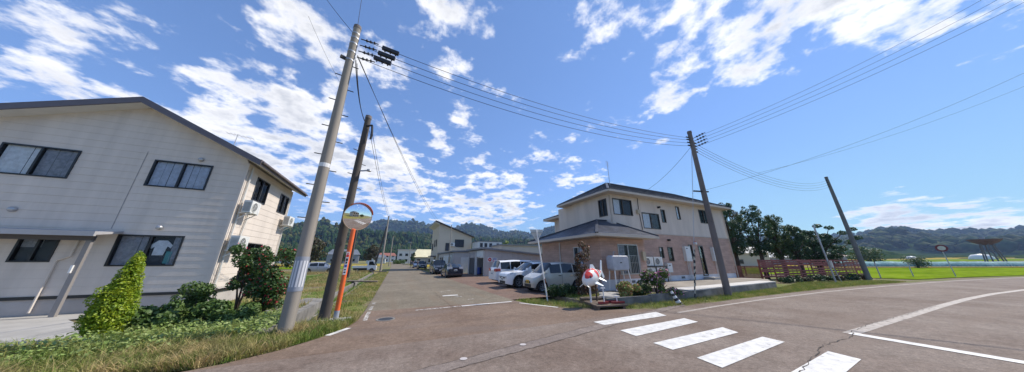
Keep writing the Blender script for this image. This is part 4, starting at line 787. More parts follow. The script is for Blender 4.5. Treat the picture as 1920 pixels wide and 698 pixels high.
# ------------------------------------------------------------------ garages and buildings beyond the lot
def buildings():
    # main grey garage: mono-pitch, wide openings on the road side
    T = thing('garage', 'long grey sheet-metal garage with open bays behind the white cars', 'garage', (9.2, 27.5, 0)); x0, x1, y0, y1 = 9.15, 19.5, 27.4, 34.3
    zt = lambda x: 3.02 - .085 * (x - x0)
    FL = Face('-x', x0); ops = [(27.75, 30.3, .05, 2.2), (31.2, 33.9, .05, 2.75)]; mb = MB()
    for r in cut_rects(y0, y1, .0, 2.95, ops): FL.box(mb, r[0], r[1], -.09, 0, r[2], r[3])
    W = mb.build('road_side_wall', 'shed_grey', T)
    n = 15; px_ = (x1 - x0 - .1) / n
    for i in range(n):
        a, b = x0 + .1 + i * px_, x0 + .1 + (i + 1) * px_ - .012
        MB().hexa([(a, y0, 0), (b, y0, 0), (b, y0 + .08, 0), (a, y0 + .08, 0), (a, y0, zt(a)), (b, y0, zt(b)), (b, y0 + .08, zt(b)), (a, y0 + .08, zt(a))]).build('wall_panel', 'shed_grey', T)
    MB().box(x0 + .1, x1, y1 - .08, y1, 0, 2.1).build('back_wall', 'shed_grey', T); MB().box(x1 - .08, x1, y0 + .09, y1 - .09, 0, 2.1).build('end_wall', 'shed_grey', T); MB().box(14.2, 14.28, y0 + .09, y1 - .09, 0, 2.4).build('partition', 'interior_dark', T)
    MB().hexa([(x0 - .35, y0 - .25, zt(x0) + .02), (x1 + .2, y0 - .25, zt(x1) + .02), (x1 + .2, y1 + .2, zt(x1) + .02), (x0 - .35, y1 + .2, zt(x0) + .02), (x0 - .35, y0 - .25, zt(x0) + .2), (x1 + .2, y0 - .25, zt(x1) + .2), (x1 + .2, y1 + .2, zt(x1) + .2), (x0 - .35, y1 + .2, zt(x0) + .2)]).build('roof', 'shed_roof', T)
    s = MB(); s.box(x0 - .04, x0 - .005, 27.75, 30.3, 2.2, 2.9); s.build('shutter_box', 'white_plastic', T)
    d = MB().box(14.6, 15.6, y0 - .02, y0 - .003, .1, 1.95).build('sliding_door', 'shed_grey', T); MB().box(15.09, 15.11, y0 - .03, y0 - .021, .1, 1.95).build('door_seam', 'fan_dark', d); MB().box(11.6, 13.9, y0 - .015, y0 - .002, 1.55, 1.85).build('strip_window', 'interior_dark', T)
    for k, (lab, a, b) in enumerate((('white wall sign with a red disc on the grey garage', 9.55, 10.05), ('blue and white wall sign beside the red disc sign', 10.12, 10.72))):
        q = thing('wall_sign', lab, 'sign', (a, y0, 1.6)); MB().box(a, b, y0 - .03, y0 - .002, 1.62, 2.1 if k == 0 else 2.06).build('board', 'plate_white', q)
        if k == 0:
            MB().lathe([(0, -.035), (.2, -.035), (.2, -.031)], (9.8, y0, 1.86), 'Y', 20).build('red_disc', 'red_paint', q); MB().lathe([(0, -.039), (.07, -.039)], (9.8, y0, 1.86), 'Y', 12).build('disc_mark', 'plate_white', q)
        else:
            for j in range(3): MB().box(a + .08 + j * .15, a + .2 + j * .15, y0 - .036, y0 - .031, 1.86, 2.0).build('letter', 'label_blue', q)
            MB().box(a + .05, a + .2, y0 - .036, y0 - .031, 1.66, 1.8).build('pink_mark', 'flower_pink', q)
    for lab, x, y, m, w, h in (('yellow crate on the garage floor by the doorway', 9.7, 28.2, 'plate_yellow', .5, .3), ('dark barrel standing inside the left garage bay', 10.2, 32.4, 'label_blue', .55, .85)):
        q = thing('crate' if 'crate' in lab else 'barrel', lab, 'crate' if 'crate' in lab else 'barrel', (x, y, .09))
        if 'crate' in lab:
            MB().box(x - w / 2, x + w / 2, y - .2, y + .2, .05, .08).build('base', m, q)
            for (a, b, c, e) in ((x - w / 2, x + w / 2, y - .2, y - .18), (x - w / 2, x + w / 2, y + .18, y + .2), (x - w / 2, x - w / 2 + .02, y - .179, y + .179), (x + w / 2 - .02, x + w / 2, y - .179, y + .179)): MB().box(a, b, c, e, .081, .05 + h).build('side', m, q)
        else: MB().lathe([(0, 0), (.27, 0), (.28, .28), (.29, .29), (.28, .30), (.28, .55), (.29, .56), (.28, .57), (.27, .85), (0, .85)], (x, y, .06), n=18).build('drum', m, q)
    sh = thing('tool_shelf', 'cluttered shelf of tools inside the right garage bay', 'shelf', (12, 29, .05)); 
    for z in (.5, 1.0, 1.5): MB().box(13.6, 14.15, 27.6, 30.2, z, z + .03).build('board', 'wood_dark', sh)
    for k in range(14): z = (.53, 1.03, 1.53)[k % 3]; y = 27.8 + .17 * k; MB().box(13.65, 13.9, y, y + .13, z + .001, z + .12 + .1 * random.random()).build('tin', ('white_plastic', 'red_paint', 'label_blue', 'beige_box')[k % 4], sh)
    # smaller garage next to it
    S = thing('garage', 'smaller pale grey garage between the beige house and the open-bay garage', 'garage', (7.5, 36.4, 0)); F = Face('-x', 7.5); mb = MB(); op = [(45.0, 46.4, .05, 2.3), (46.9, 48.3, .05, 2.3)]
    for r in cut_rects(36.4, 50, 0, 2.9, op): F.box(mb, r[0], r[1], -.09, 0, r[2], r[3])
    mb.build('road_side_wall', 'shed_grey', S); MB().box(7.6, 11.5, 36.4, 36.48, 0, 2.95).build('end_wall', 'shed_grey', S); MB().box(7.6, 11.5, 49.9, 49.98, 0, 2.9).build('far_wall', 'shed_grey', S); MB().box(11.4, 11.5, 36.49, 49.89, 0, 2.9).build('back_wall', 'shed_grey', S)
    MB().hexa([(7.2, 36.1, 2.96), (11.8, 36.1, 3.1), (11.8, 50.2, 3.1), (7.2, 50.2, 2.96), (7.2, 36.1, 3.13), (11.8, 36.1, 3.27), (11.8, 50.2, 3.27), (7.2, 50.2, 3.13)]).build('roof', 'shed_roof', S)
    for i in range(3): y = 37.3 + i * 2.4; MB().box(7.47, 7.497, y, y + 2.3, .05, 2.55).build('shutter', 'ac_white', S)
    MB().box(8.6, 9.9, 36.37, 36.397, .05, 2.2).build('door', 'ac_white', S)
    # beige mono-pitch house
    B = thing('house', 'tall beige house with a steep one-sided roof beyond the garages', 'house', (7.3, 50.2, 0)); bx0, bx1, by0, by1 = 7.25, 13.9, 50.3, 60.5; z = lambda x: 8.85 - (x - bx0) * .36
    P = [(bx0, by0, 0), (bx1, by0, 0), (bx1, by0, z(bx1)), (bx0, by0, z(bx0))]; MB().prism(P, (0, by1 - by0, 0)).build('wall', 'bld_beige', B)
    rf = MB().prism([(bx0 - .9, by0 - .5, z(bx0 - .9) + .02), (bx1 + .5, by0 - .5, z(bx1 + .5) + .02), (bx1 + .5, by0 - .5, z(bx1 + .5) + .24), (bx0 - .9, by0 - .5, z(bx0 - .9) + .24)], (0, by1 - by0 + 1, 0)).build('roof', mat('roof_brown_dark', (.045, .04, .04), .5), B)
    MB().prism([(bx0 - .9, by0 - .2, z(bx0 - .9) + .01), (bx0 - .02, by0 - .2, z(bx0) + .01), (bx0 - .02, by0 - .2, z(bx0) - .25), (bx0 - .88, by0 - .2, z(bx0 - .9) - .1)], (0, by1 - by0, 0)).build('eave_soffit', 'trim_cream', rf)
    FB, FBL = Face('-y', by0), Face('-x', bx0)
    window(B, FB, 10.45, 12.3, 4.35, 5.85, deep=-.03, proud=.08, curtain=None); window(B, FB, 8.65, 9.35, 3.6, 5.1, deep=-.03, proud=.08, panes=1)
    for y in (52.2, 54.6): window(B, FBL, y, y + .9, 4.5, 5.9, deep=-.03, proud=.08, panes=1)
    window(B, FBL, 57.5, 58.9, 3.9, 5.4, deep=-.03, proud=.08); MB().box(bx0 - 1.1, bx0 - .01, 52.0, 55.5, 2.5, 2.7).build('porch_roof', 'fascia_grey', B); window(B, FBL, 52.8, 53.8, .1, 2.2, deep=-.03, proud=.08, panes=1)
    ac_unit('outdoor unit high on the front of the tall beige house', (9.95, by0 - .25, 4.55), 0, None, 'bracket', w=.9, h=.62)
    MB().tube([(10.2, by0 - .05, 4.6), (11.6, by0 - .04, 3.9), (11.6, by0 - .04, 3.0)], .05, 6).build('refrigerant_pipe', 'trim_cream', B)
    # prefab cabin on a roof deck, long low shed, further buildings
    CX = 18.9; C = thing('cabin', 'white prefab cabin with open frame rising behind the grey garage', 'cabin', (17.5, 46, 0)); MB().box(14.0, CX, 46, 46.1, 0, 5.25).build('front_wall', 'ac_white', C); MB().box(14.0, 14.1, 46.11, 50, 0, 5.25).build('side_wall', 'ac_white', C); MB().box(CX - .1, CX, 46.11, 50, 0, 5.25).build('side_wall', 'ac_white', C); MB().box(13.9, CX + .1, 45.9, 50.1, 5.251, 5.35).build('roof', 'shed_roof', C)
    for x in (14.4, 15.3, 16.3, 17.8): MB().box(x, x + .55, 45.97, 45.998, 4.25, 5.0).build('window', 'interior_dark', C)
    MB().box(16.1, 18.7, 45.95, 45.968, 4.1, 4.2).build('rail', 'white_paint', C)
    D = thing('shed', 'low blue-grey flat-roofed shed between garage and pink house', 'shed', (22, 39, 0)); MB().box(16.4, 27, 40, 45, 0, 4.3).build('wall', 'shed_grey', D); MB().box(16.2, 27.3, 39.7, 45.2, 4.3, 4.5).build('roof', 'shed_roof', D)
    def far_house(label, x, y, w, d, h, roof='roof_far', wall='house_far_wall', rh=1.6, two=False, rz=0., flat=False, name='house', nwin=3):
        z0 = float(zfun(x, y)); Q = thing(name, label, 'house' if name == 'house' else 'building', (x, y, z0 - .1), rz)
        MB().box(-w / 2, w / 2, -d / 2, d / 2, -.3, h).build('wall', wall, Q, world=False)
        if flat: MB().box(-w / 2 - .3, w / 2 + .3, -d / 2 - .3, d / 2 + .3, h, h + .4).build('roof', roof, Q, world=False)
        else:
            MB().add([(-w / 2 - .6, -d / 2 - .6, h), (w / 2 + .6, -d / 2 - .6, h), (w / 2 + .6, d / 2 + .6, h), (-w / 2 - .6, d / 2 + .6, h), (-w / 2 + rh * .5, 0, h + rh), (w / 2 - rh * .5, 0, h + rh)], [(0, 1, 5, 4), (1, 2, 5), (2, 3, 4, 5), (3, 0, 4), (3, 2, 1, 0)]).build('roof', roof, Q, world=False)
        for fl_ in range(2 if two else 1):
            zz = 1.0 + 2.7 * fl_
            for i in range(nwin):
                a = -w / 2 + w * (i + .5) / nwin - .6; f = MB().box(a, a + 1.3, -d / 2 - .06, -d / 2 - .01, zz, zz + 1.2).build('window', 'frame_dark', Q, world=False); MB().box(a + .08, a + 1.22, -d / 2 - .08, -d / 2 - .061, zz + .08, zz + 1.12).build('pane', 'car_glass', f, world=False)
        return Q
    far_house('white two-storey block with flat roof at the end of the road', 4.8, 142, 8.2, 9, 6.5, 'shed_grey', 'house_far_wall', two=True, flat=True, name='apartment_block', nwin=3)
    q = far_house('long hall with a pale yellow roof beyond the parked cars', 20, 118, 27, 13, 3.0, 'roof_cream', 'wall_grey', rh=3.4, name='hall', nwin=6)
    far_house('grey tile-roofed farmhouse across the field left of the road', -27, 172, 15, 10, 4.6, 'roof_far', 'wall_grey', rh=3.0, two=False, rz=.1); far_house('small white farmhouse left of the grey farmhouse', -52, 176, 12, 9, 3.8, 'roof_far', rh=2.4); far_house('white house half hidden behind the thick pole', -64, 190, 13, 9, 3.6, 'roof_far', rh=2.2)
    far_house('low white house beside the far end of the road, left side', -9.5, 160, 9, 8, 3.0, 'roof_far', rh=1.6); far_house('red-roofed house at the far end of the road', -6, 215, 12, 9, 4.6, 'roof_far_red', rh=2.2, two=True); far_house('distant blue-roofed house seen past the left house corner', -78, 205, 14, 9, 3.6, 'roof_far', rh=2)
    far_house('large pale blue-white warehouse behind the trees', 72, 50, 24, 12, 5.0, 'house_far_wall', mat('wall_bluewhite', (.50, .56, .64), .7), rh=1.6, name='warehouse', nwin=4, rz=-.5); far_house('white-roofed shed in the fields right of the leaning pole', 152, 46, 20, 12, 3.2, 'house_far_wall', 'wall_grey', rh=1.8, name='shed', rz=-1.0); far_house('pink-roofed house in the fields right of the leaning pole', 215, 58, 18, 12, 4.2, 'roof_pink', 'wall_grey', rh=2.0, rz=-1.0)
    far_house('pale farmhouse behind the trees, left of the tall thin post', 98, 44, 14, 9, 4, 'roof_far', 'bld_beige', rh=2.0, rz=-.8)
    for lab, p, sz in (('small white dome tent in the far fields left of the tower', (440, 28), 9.0), ('tiny white greenhouse in the far fields', (520, 70), 6.0)):
        q = thing('dome_tent', lab, 'tent', (*p, float(zfun(*p)))); z0 = float(zfun(*p)); MB().lathe([(sz * .6, 0), (sz * .58, sz * .2), (sz * .42, sz * .42), (0, sz * .5)], (p[0], p[1], z0), n=16).build('skin', 'white_plastic', q, smooth=True); MB().lathe([(sz * .63, -.3), (sz * .63, .3), (sz * .6, .3)], (p[0], p[1], z0), n=16).build('skirt', 'wall_grey', q)
    # odd brown bowl-shaped tower on legs far out in the fields
    p = rng_at(1846, 452, 300); t = thing('water_tower', 'brown bowl-shaped tower on slanted legs in the far fields', 'tower', (p.x, p.y, 0)); zt_ = p.z
    MB().lathe([(1.2, -2.2), (3.6, -.9), (4.9, .5), (5.0, .9), (0.01, 1.0)], (p.x, p.y, zt_), n=22).build('bowl', 'tower_brown', t)
    for k in range(6): a = k * math.pi / 3 + .3; MB().bar((p.x + 1.9 * math.cos(a), p.y + 1.9 * math.sin(a), zt_ - 1.6), (p.x + 3.0 * math.cos(a), p.y + 3.0 * math.sin(a), .2), .45).build('leg', 'fan_dark', t)
    MB().lathe([(2.6, -5.4), (2.6, -5.1)], (p.x, p.y, zt_), n=16).build('ring_beam', 'fan_dark', t); MB().box(p.x - .9, p.x + .9, p.y - .4, p.y + 1, zt_ + 1.0, zt_ + 2.0).build('cabin', 'wall_grey', t)
    # netted crop tunnels
    for k in range(3):
        s = 69 + k * 3.6; pts = []; vs = []; fs = []; nA = 7; xs = np.linspace(113 + 4 * k, 236, 26)
        for x in xs:
            y = (s - .38 * x) / .925; h = 1.45 + .12 * math.sin(x * .7 + k)
            for a in range(nA): th = math.pi * a / (nA - 1); vs.append((x + .38 * 1.4 * math.cos(th), y + .925 * 1.4 * math.cos(th), float(zfun(x, y)) + h * math.sin(th) ** .7))
        for i in range(len(xs) - 1): fs += [(i * nA + a, i * nA + a + 1, (i + 1) * nA + a + 1, (i + 1) * nA + a) for a in range(nA - 1)]
        q = thing('net_tunnel', ['nearest long teal netted crop tunnel in the fields', 'middle one of the long teal netted crop tunnels', 'farthest long teal netted crop tunnel in the fields'][k], 'crop tunnel', (113, (s - .38 * 113) / .925, 0), 0, 'netted crop tunnels'); MB().add(vs, fs).build('net', 'net_teal', q, smooth=True)
        for i in range(0, 26, 5): x = xs[i]; y = (s - .38 * x) / .925; MB().tube([(x + .38 * 1.43 * math.cos(th), y + .925 * 1.43 * math.cos(th), 1.52 * math.sin(th) ** .7) for th in np.linspace(0, math.pi, 9)], .05, 5).build('hoop', 'white_plastic', q)
    # field worker shape at the tunnel end is too small to read; a white flag post marks it
buildings()

# ------------------------------------------------------------------ poles and cables
def steps(T, base, top, r0, r1, z0, z1, dz, ang=0):
    k = 0; zz = z0
    while zz < z1:
        t = (zz - base.z) / (top.z - base.z); c = base.lerp(top, t); r = r0 + (r1 - r0) * t; a = ang + (math.pi if k % 2 else 0); d = Vector((math.cos(a), math.sin(a), 0)); MB().bar(c + d * r * .9, c + d * (r + .17), .022).build('climbing_step', 'black_iron', T); zz += dz; k += 1
def pole(label, base, top, r0, r1, m, bolts=True, ang=0., group='utility poles', cap=True):
    base = Vector(base); top = Vector(top); T = thing('utility_pole', label, 'utility pole', base, 0, group)
    n = 9; MB().tube([base.lerp(top, i / n) - Vector((0, 0, .25 if i == 0 else 0)) for i in range(n + 1)], [r0 + (r1 - r0) * i / n for i in range(n + 1)], 20).build('shaft', m, T, smooth=True, sharp=50)
    if cap: MB().tube([top, top + (top - base).normalized() * .12], [r1 * 1.12, r1 * 1.05], 16).build('cap', 'concrete_pole_brown', T)
    if bolts: steps(T, base, top, r0, r1, 2.4, top.z - 1.2, .47, ang)
    return T
P1b, P1t = Vector((-2.21, 8.32, 0)), Vector((-2.24, 8.31, 9.62)); P4b, P4t = Vector((15.74, 7.67, 0)), Vector((15.75, 7.66, 9.37)); P5b, P5t = Vector((41.3, 8.25, 0)), Vector((41.29, 8.36, 10.3))
P2b, P2t = Vector((-1.78, 10.0, -.1)), Vector((-1.66, 10.02, 7.12))
t1 = pole('thick pale concrete utility pole with striped band beside the road mirror', P1b, P1t, .155, .112, 'concrete_pole', ang=R(10))
MB().tube([Vector((P1b.x, P1b.y, 1.02)), Vector((P1b.x, P1b.y, 1.85))], [.156, .152], 24, cap=False).build('grey_band', 'band_grey', t1, smooth=True)
bandc = [math.atan2(-P1b.y, -P1b.x) + a for a in (-.95, -.5, -.05, .4, .85)]
for a in bandc:
    vs = []
    for z, r in ((1.12, .1575), (1.75, .1545)): vs += [(P1b.x + r * math.cos(a - .13), P1b.y + r * math.sin(a - .13), z), (P1b.x + r * math.cos(a), P1b.y + r * math.sin(a), z), (P1b.x + r * math.cos(a + .13), P1b.y + r * math.sin(a + .13), z)]
    MB().add(vs, [(0, 1, 4, 3), (1, 2, 5, 4)]).build('white_stripe', 'band_white', t1)
def ring_at(T, b, t, r0, r1, z, h, m, k=1.06): f = (z - b.z) / (t.z - b.z); c = b.lerp(t, f); r = (r0 + (r1 - r0) * f) * k; MB().tube([c, c + Vector((0, 0, h))], r, 16).build('collar', m, T)
for z in (8.2, 8.55, 8.9, 9.15, 9.35): ring_at(t1, P1b, P1t, .155, .112, z, .05, 'steel_galv', 1.08)
ring_at(t1, P1b, P1t, .155, .112, 4.35, .12, 'white_paint', 1.02)
MB().bar((P1b.x - .28, P1b.y - .1, 8.25), (P1b.x - .1, P1b.y - .02, 8.25), .09).build('bracket', 'black_iron', t1)
t2 = pole('dark weathered utility pole directly behind the orange mirror pole', P2b, P2t, .155, .105, 'concrete_pole_dark', ang=R(40)); MB().bar((P2t.x - .1, P2t.y, 4.9), (P2t.x + .32, P2t.y - .1, 4.95), .04).build('lamp_arm', 'steel_galv', t2); MB().lathe([(0, .05), (.07, .04), (.08, -.02), (0, -.03)], (P2t.x + .36, P2t.y - .1, 4.95), n=12).build('street_lamp', 'steel_galv', t2)
MB().bar((P2t.x, P2t.y - .1, 6.75), (P2t.x + .22, P2t.y - .15, 6.8), .05).build('bracket', 'black_iron', t2)
t4 = pole('brown utility pole on the verge in front of the pink house', P4b, P4t, .16, .115, 'concrete_pole_brown', ang=R(30)); MB().bar((P4b.x - .75, P4b.y + .1, 5.55), (P4b.x + .4, P4b.y - .05, 5.6), .07).build('short_arm', 'black_iron', t4)
t5 = pole('slim grey-green utility pole at the right end of the red fence', P5b, P5t, .19, .12, mat('pole_grey', (.17, .175, .165), .8, .12, 1.5), ang=R(30))
for lab, u, v, tz, m in (('first far roadside pole left of the side road, with a dark strut', 713, 509, 9.4, 'concrete_pole'), ('second far roadside pole left of the side road', 729, 500, 9.2, 'concrete_pole')):
    b = gp(u, v); b.x = min(b.x, -1.35); q = pole(lab, b, b + Vector((.05, 0, tz)), .18, .12, m, bolts=False)
    if 'strut' in lab: MB().tube([b + Vector((-1.1, .2, 0)), b + Vector((-.05, 0, 7.6))], .13, 10).build('strut', 'concrete_pole_dark', q)
b = gp(652, 522); pole('thin dark pole in the field seen past the mirror pole', b, b + Vector((0, 0, 5.2)), .14, .11, 'concrete_pole_dark', bolts=False)
for lab, p, h in (('thin pale pole with a crossbar beside the parked dark cars', (4.3, 95), 8.2), ('thin pale post in front of the small garage doors', (7.15, 37.6), 6.8)):
    q = pole(lab, (*p, 0), (p[0], p[1], h), .09 if h > 7 else .07, .06, 'concrete_pole', bolts=False)
    if h > 7: MB().bar((p[0] - 1.0, p[1], h - .2), (p[0] + .3, p[1], h - .2), .1).build('crossbar', 'steel_galv', q)
    else: MB().box(p[0] - .16, p[0] + .16, p[1] - .22, p[1] - .08, 1.5, 2.3).build('meter_box', 'beige_box', q); 
def cable(label, a, b, sag, r=.011, group=None, n=22, name='power_cable'):
    r *= .72
    a = Vector(a); b = Vector(b); pts = [a.lerp(b, i / n) - Vector((0, 0, sag * 4 * (i / n) * (1 - i / n))) for i in range(n + 1)]
    o = MB().tube(pts, r, 5).build(name, 'cable', None, smooth=True); tag(o, label, 'cable', group); return pts
def insul(T, p, d, r=.045, L=.34):
    d = Vector(d).normalized(); p = Vector(p); m = MB(); m.tube([p, p + d * L], [.018, .018], 6)
    for k in range(3): q = p + d * (L * (.3 + .22 * k)); m.tube([q, q + d * .035], [r, r], 8)
    m.build('insulator', 'black_iron', T)
# four conductors from the thick pole to the pole by the pink house
dirv = (P4t - P1t).normalized(); ords = ['topmost', 'second from top', 'third from top', 'lowest']
zA = (9.25, 8.98, 8.72, 8.45); zB = (9.02, 8.86, 8.66, 8.46)
for i in range(4):
    a = Vector((P1t.x, P1t.y, zA[i])) + dirv * (.18 + .0 * i); b = Vector((P4t.x, P4t.y, zB[i])) - dirv * .15
    pts = cable(f'{ords[i]} of the four cables between the thick pole and the brown pole', a, b, .62 + .05 * i, .013, 'cables over the junction')
    insul(t1, a, dirv, .05, .55); insul(t4, b, -dirv, .04, .3)
    if i < 3:
        p = pts[1] + (pts[2] - pts[1]) * (.2 - .12 * i); q = thing('cable_spacer', ['upper', 'middle', 'lower'][i] + ' dark clamp box on the cables near the thick pole', 'clamp', p, 0, 'clamp boxes on cables'); d2 = (pts[2] - pts[1]).normalized()
        MB().bar(p - d2 * .28, p + d2 * .28, .1, .13).build('case', 'black_iron', q); m = MB(); [m.bar(p + d2 * (k * .18), p + d2 * (k * .18) - Vector((0, 0, .13)), .045) for k in (-1, 0, 1)]; m.build('clip', 'black_iron', q)
# from that pole on to the right: to a pole behind the camera's right, and to the slim pole
E1 = rng_at(1860, -8, 27) 
for i in range(4):
    a = P4t + Vector((.15, -.05, -.35 - .2 * i)); e = rng_at(1830 + 28 * i, -6, 26 - .4 * i); d = (e - a).normalized(); cable(f'{ords[i]} of the cables rising from the brown pole to the upper right', a, a + d * (e - a).length * 1.25, .5, .011, 'cables to the upper right'); insul(t4, a, d, .06, .75)
d5 = (P5t - P4t).normalized()
for i in range(4):
    a = P4t + d5 * .15 - Vector((0, 0, .62 + .2 * i)); b = P5t - d5 * .15 - Vector((0, 0, .3 + .24 * i)); cable(f'{ords[i]} of the sagging cables between the brown pole and the slim pole', a, b, 1.25, .012, 'cables to the slim pole'); insul(t4, a, d5, .045, .3); insul(t5, b, -d5, .05, .3)
a = rng_at(1310, 360, 24); e = rng_at(1930, 118, 40); cable('lower long cable crossing the right-hand sky toward the pink house', a, e + (e - a) * .2, .9, .012); e2 = rng_at(1930, 145, 40); cable('faint upper one of the long cables crossing the right-hand sky', rng_at(1420, 325, 27), e2 + (e2 - a) * .2, .7, .010)
cable('service drop from the brown pole down to the pink house roof', P4t - Vector((.12, 0, .9)), (13.2 + 2.6, 12.1, 6.35), .35, .012)
# thick pole to the dark pole and on along the side road
for i in range(3): cable(f'{["left", "middle", "right"][i]} one of the cables running down from the thick pole to the dark pole', P1t + Vector((.1 + .05 * i, .1, -1.1 - .12 * i)), P2t + Vector((-.1 + .1 * i, 0, -.15 - .1 * i)), .28 + .12 * i, .013, 'cables from thick to dark pole')
far = gp(713, 509); far.x = -1.35
for i in range(2): cable(f'{["left", "right"][i]} one of the two cables running from the thick pole far along the side road', P1t + Vector((.16, .1, -1.0 - .05 * i)), Vector((7.4 + .5 * i, 50, 8.6)), 1.0, .014, 'cables along the side road')
for i in range(2): cable(f'{["upper", "lower"][i]} cable from the dark pole to the first far roadside pole', P2t + Vector((.12, 0, -.2 - .3 * i)), far + Vector((0, 0, 9.0 - .4 * i)), .9, .013, 'cables from dark to far pole')
t_ = rng_at(612, -8, 10.0); cable('cable rising from the thick pole out of the top of the picture, left one', P1t + Vector((-.1, 0, -.2)), P1t + (t_ - P1t) * 1.4, .05, .012); t_ = rng_at(679, -8, 8.8); cable('cable rising from the thick pole out of the top of the picture, right one', P1t, P1t + (t_ - P1t) * 1.3, .02, .011)
cable('faint cable in the sky left of the thick pole', rng_at(578, 30, 14), rng_at(640, 160, 16), .1, .009); m = MB(); m.tube([P2t + Vector((.2, -.12, -.35)), P2t + Vector((.24, -.14, -.7)), P2t + Vector((.22, -.12, -.9))], .04, 8); m.build('cable_joint', 'black_iron', t2)
# guy wires of the brown pole with striped sleeves
for lab, foot, zt in (('striped sleeve guy wire left of the brown pole, reaching the verge', (13.0, 7.72, 0), 8.5), ('striped sleeve guy wire between the verge guy and the brown pole', (15.0, 8.75, .36), 8.4)):
    f = Vector(foot); q = thing('guy_wire', lab, 'guy wire', f, 0, 'guy wires'); tp = Vector((P4b.x - .1, P4b.y, zt)); tp2 = f.lerp(tp, .98); MB().tube([f, tp2], .007, 5).build('wire', 'steel_galv', q)
    for k in range(14): a = f.lerp(tp, .012 + k * .018); b_ = f.lerp(tp, .012 + (k + 1) * .018); MB().tube([a, b_], .028, 8).build('sleeve_ring', 'black_paint' if k % 2 == 0 else mat('sleeve_grey', (.5, .46, .36), .6), q)
# ------------------------------------------------------------------ traffic mirror on its orange pole
def mirror():
    b = Vector((-1.42, 9.66, 0)); T = thing('traffic_mirror', 'round convex traffic mirror on an orange pole at the corner', 'traffic mirror', b)
    MB().box(-1.9, -1.05, 9.4, 10.05, -.12, .035).build('footing', 'concrete', T); top = Vector((-1.40, 9.67, 2.75))
    MB().tube([b + Vector((0, 0, .3)), top], .068, 16).build('post', 'orange_paint', T, smooth=True, sharp=50); MB().tube([b, b + Vector((0, 0, .3))], .070, 16).build('post_foot', 'band_grey', T)
    c = Vector((-1.33, 9.62, 3.17)); nrm = Vector((.46, -.885, -.13)).normalized(); q = nrm.to_track_quat('Z', 'Y'); Rm = .435; sph = 1.6; ph0 = math.asin(Rm / sph)
    def disc(prof, n=40): 
        m = MB().lathe(prof, (0, 0, 0), 'Z', n); m.v = [tuple(c + q @ Vector(v)) for v in m.v]; return m
    mm = bpy.data.materials.new('mirror_face'); mm.use_nodes = True; bb = mm.node_tree.nodes['Principled BSDF']; bb.inputs['Base Color'].default_value = (.86, .87, .87, 1); bb.inputs['Metallic'].default_value = 1; bb.inputs['Roughness'].default_value = .01; MATS['mirror_face'] = mm
    disc([(sph * math.sin(ph0 * i / 12) + 1e-4, sph * math.cos(ph0 * i / 12) - sph * math.cos(ph0) + .0) for i in range(13)]).build('mirror_face', 'mirror_face', T, smooth=True)
    disc([(Rm - .004, .004), (Rm + .008, .012), (Rm + .016, 0), (Rm + .01, -.03), (Rm * .8, -.07), (0.001, -.09)]).build('rim', mat('mirror_rim', (.42, .30, .20), .5), T, smooth=True)
    vs = []; na = 18      # hood along the upper rim
    up = q.inverted() @ Vector((0, 0, 1)); a0 = math.atan2(up.y, up.x)
    for i in range(na + 1):
        a = a0 + R(-75 + 115 * i / na); fall = max(.02, math.sin(math.pi * i / na) ** .6) * .075
        for (r, h) in ((Rm + .02, -.01), (Rm + .035, fall), (Rm + .05, fall), (Rm + .036, -.01)): vs.append(tuple(c + q @ Vector((r * math.cos(a), r * math.sin(a), h))))
    fs = []
    for i in range(na): 
        for k in range(4): fs.append((i * 4 + k, i * 4 + (k + 1) % 4, (i + 1) * 4 + (k + 1) % 4, (i + 1) * 4 + k))
    MB().add(vs, fs).build('hood', 'orange_paint', T)
    MB().tube([top - Vector((0, 0, .3)), c - nrm * .09], .03, 8).build('bracket', 'orange_paint', T)
    # label with upright characters down the post
    fdir = Vector((-b.x, -b.y, 0)).normalized(); sd = Vector((-fdir.y, fdir.x, 0))
    def pl(z0, z1, w, m, off=.0705):
        o = b + fdir * off; return MB().hexa([o - sd * w + Vector((0, 0, z0)), o + sd * w + Vector((0, 0, z0)), o + sd * w - fdir * .012 + Vector((0, 0, z0)), o - sd * w - fdir * .012 + Vector((0, 0, z0)), o - sd * w + Vector((0, 0, z1)), o + sd * w + Vector((0, 0, z1)), o + sd * w - fdir * .012 + Vector((0, 0, z1)), o - sd * w - fdir * .012 + Vector((0, 0, z1))]).build('label_mark' if off > .072 else 'label_panel', m, T)
    pl(1.33, 2.02, .043, 'plate_white')
    for z0, z1, w, m in ((1.93, 2.0, .012, 'red_paint'), (1.86, 1.93, .026, 'red_paint'), (1.74, 1.82, .022, 'black_paint'), (1.66, 1.72, .018, 'black_paint'), (1.55, 1.63, .024, 'label_blue'), (1.46, 1.5, .016, 'black_paint'), (1.38, 1.42, .02, 'black_paint')): pl(z0, z1, w * 1.35, m, .0735)
mirror()
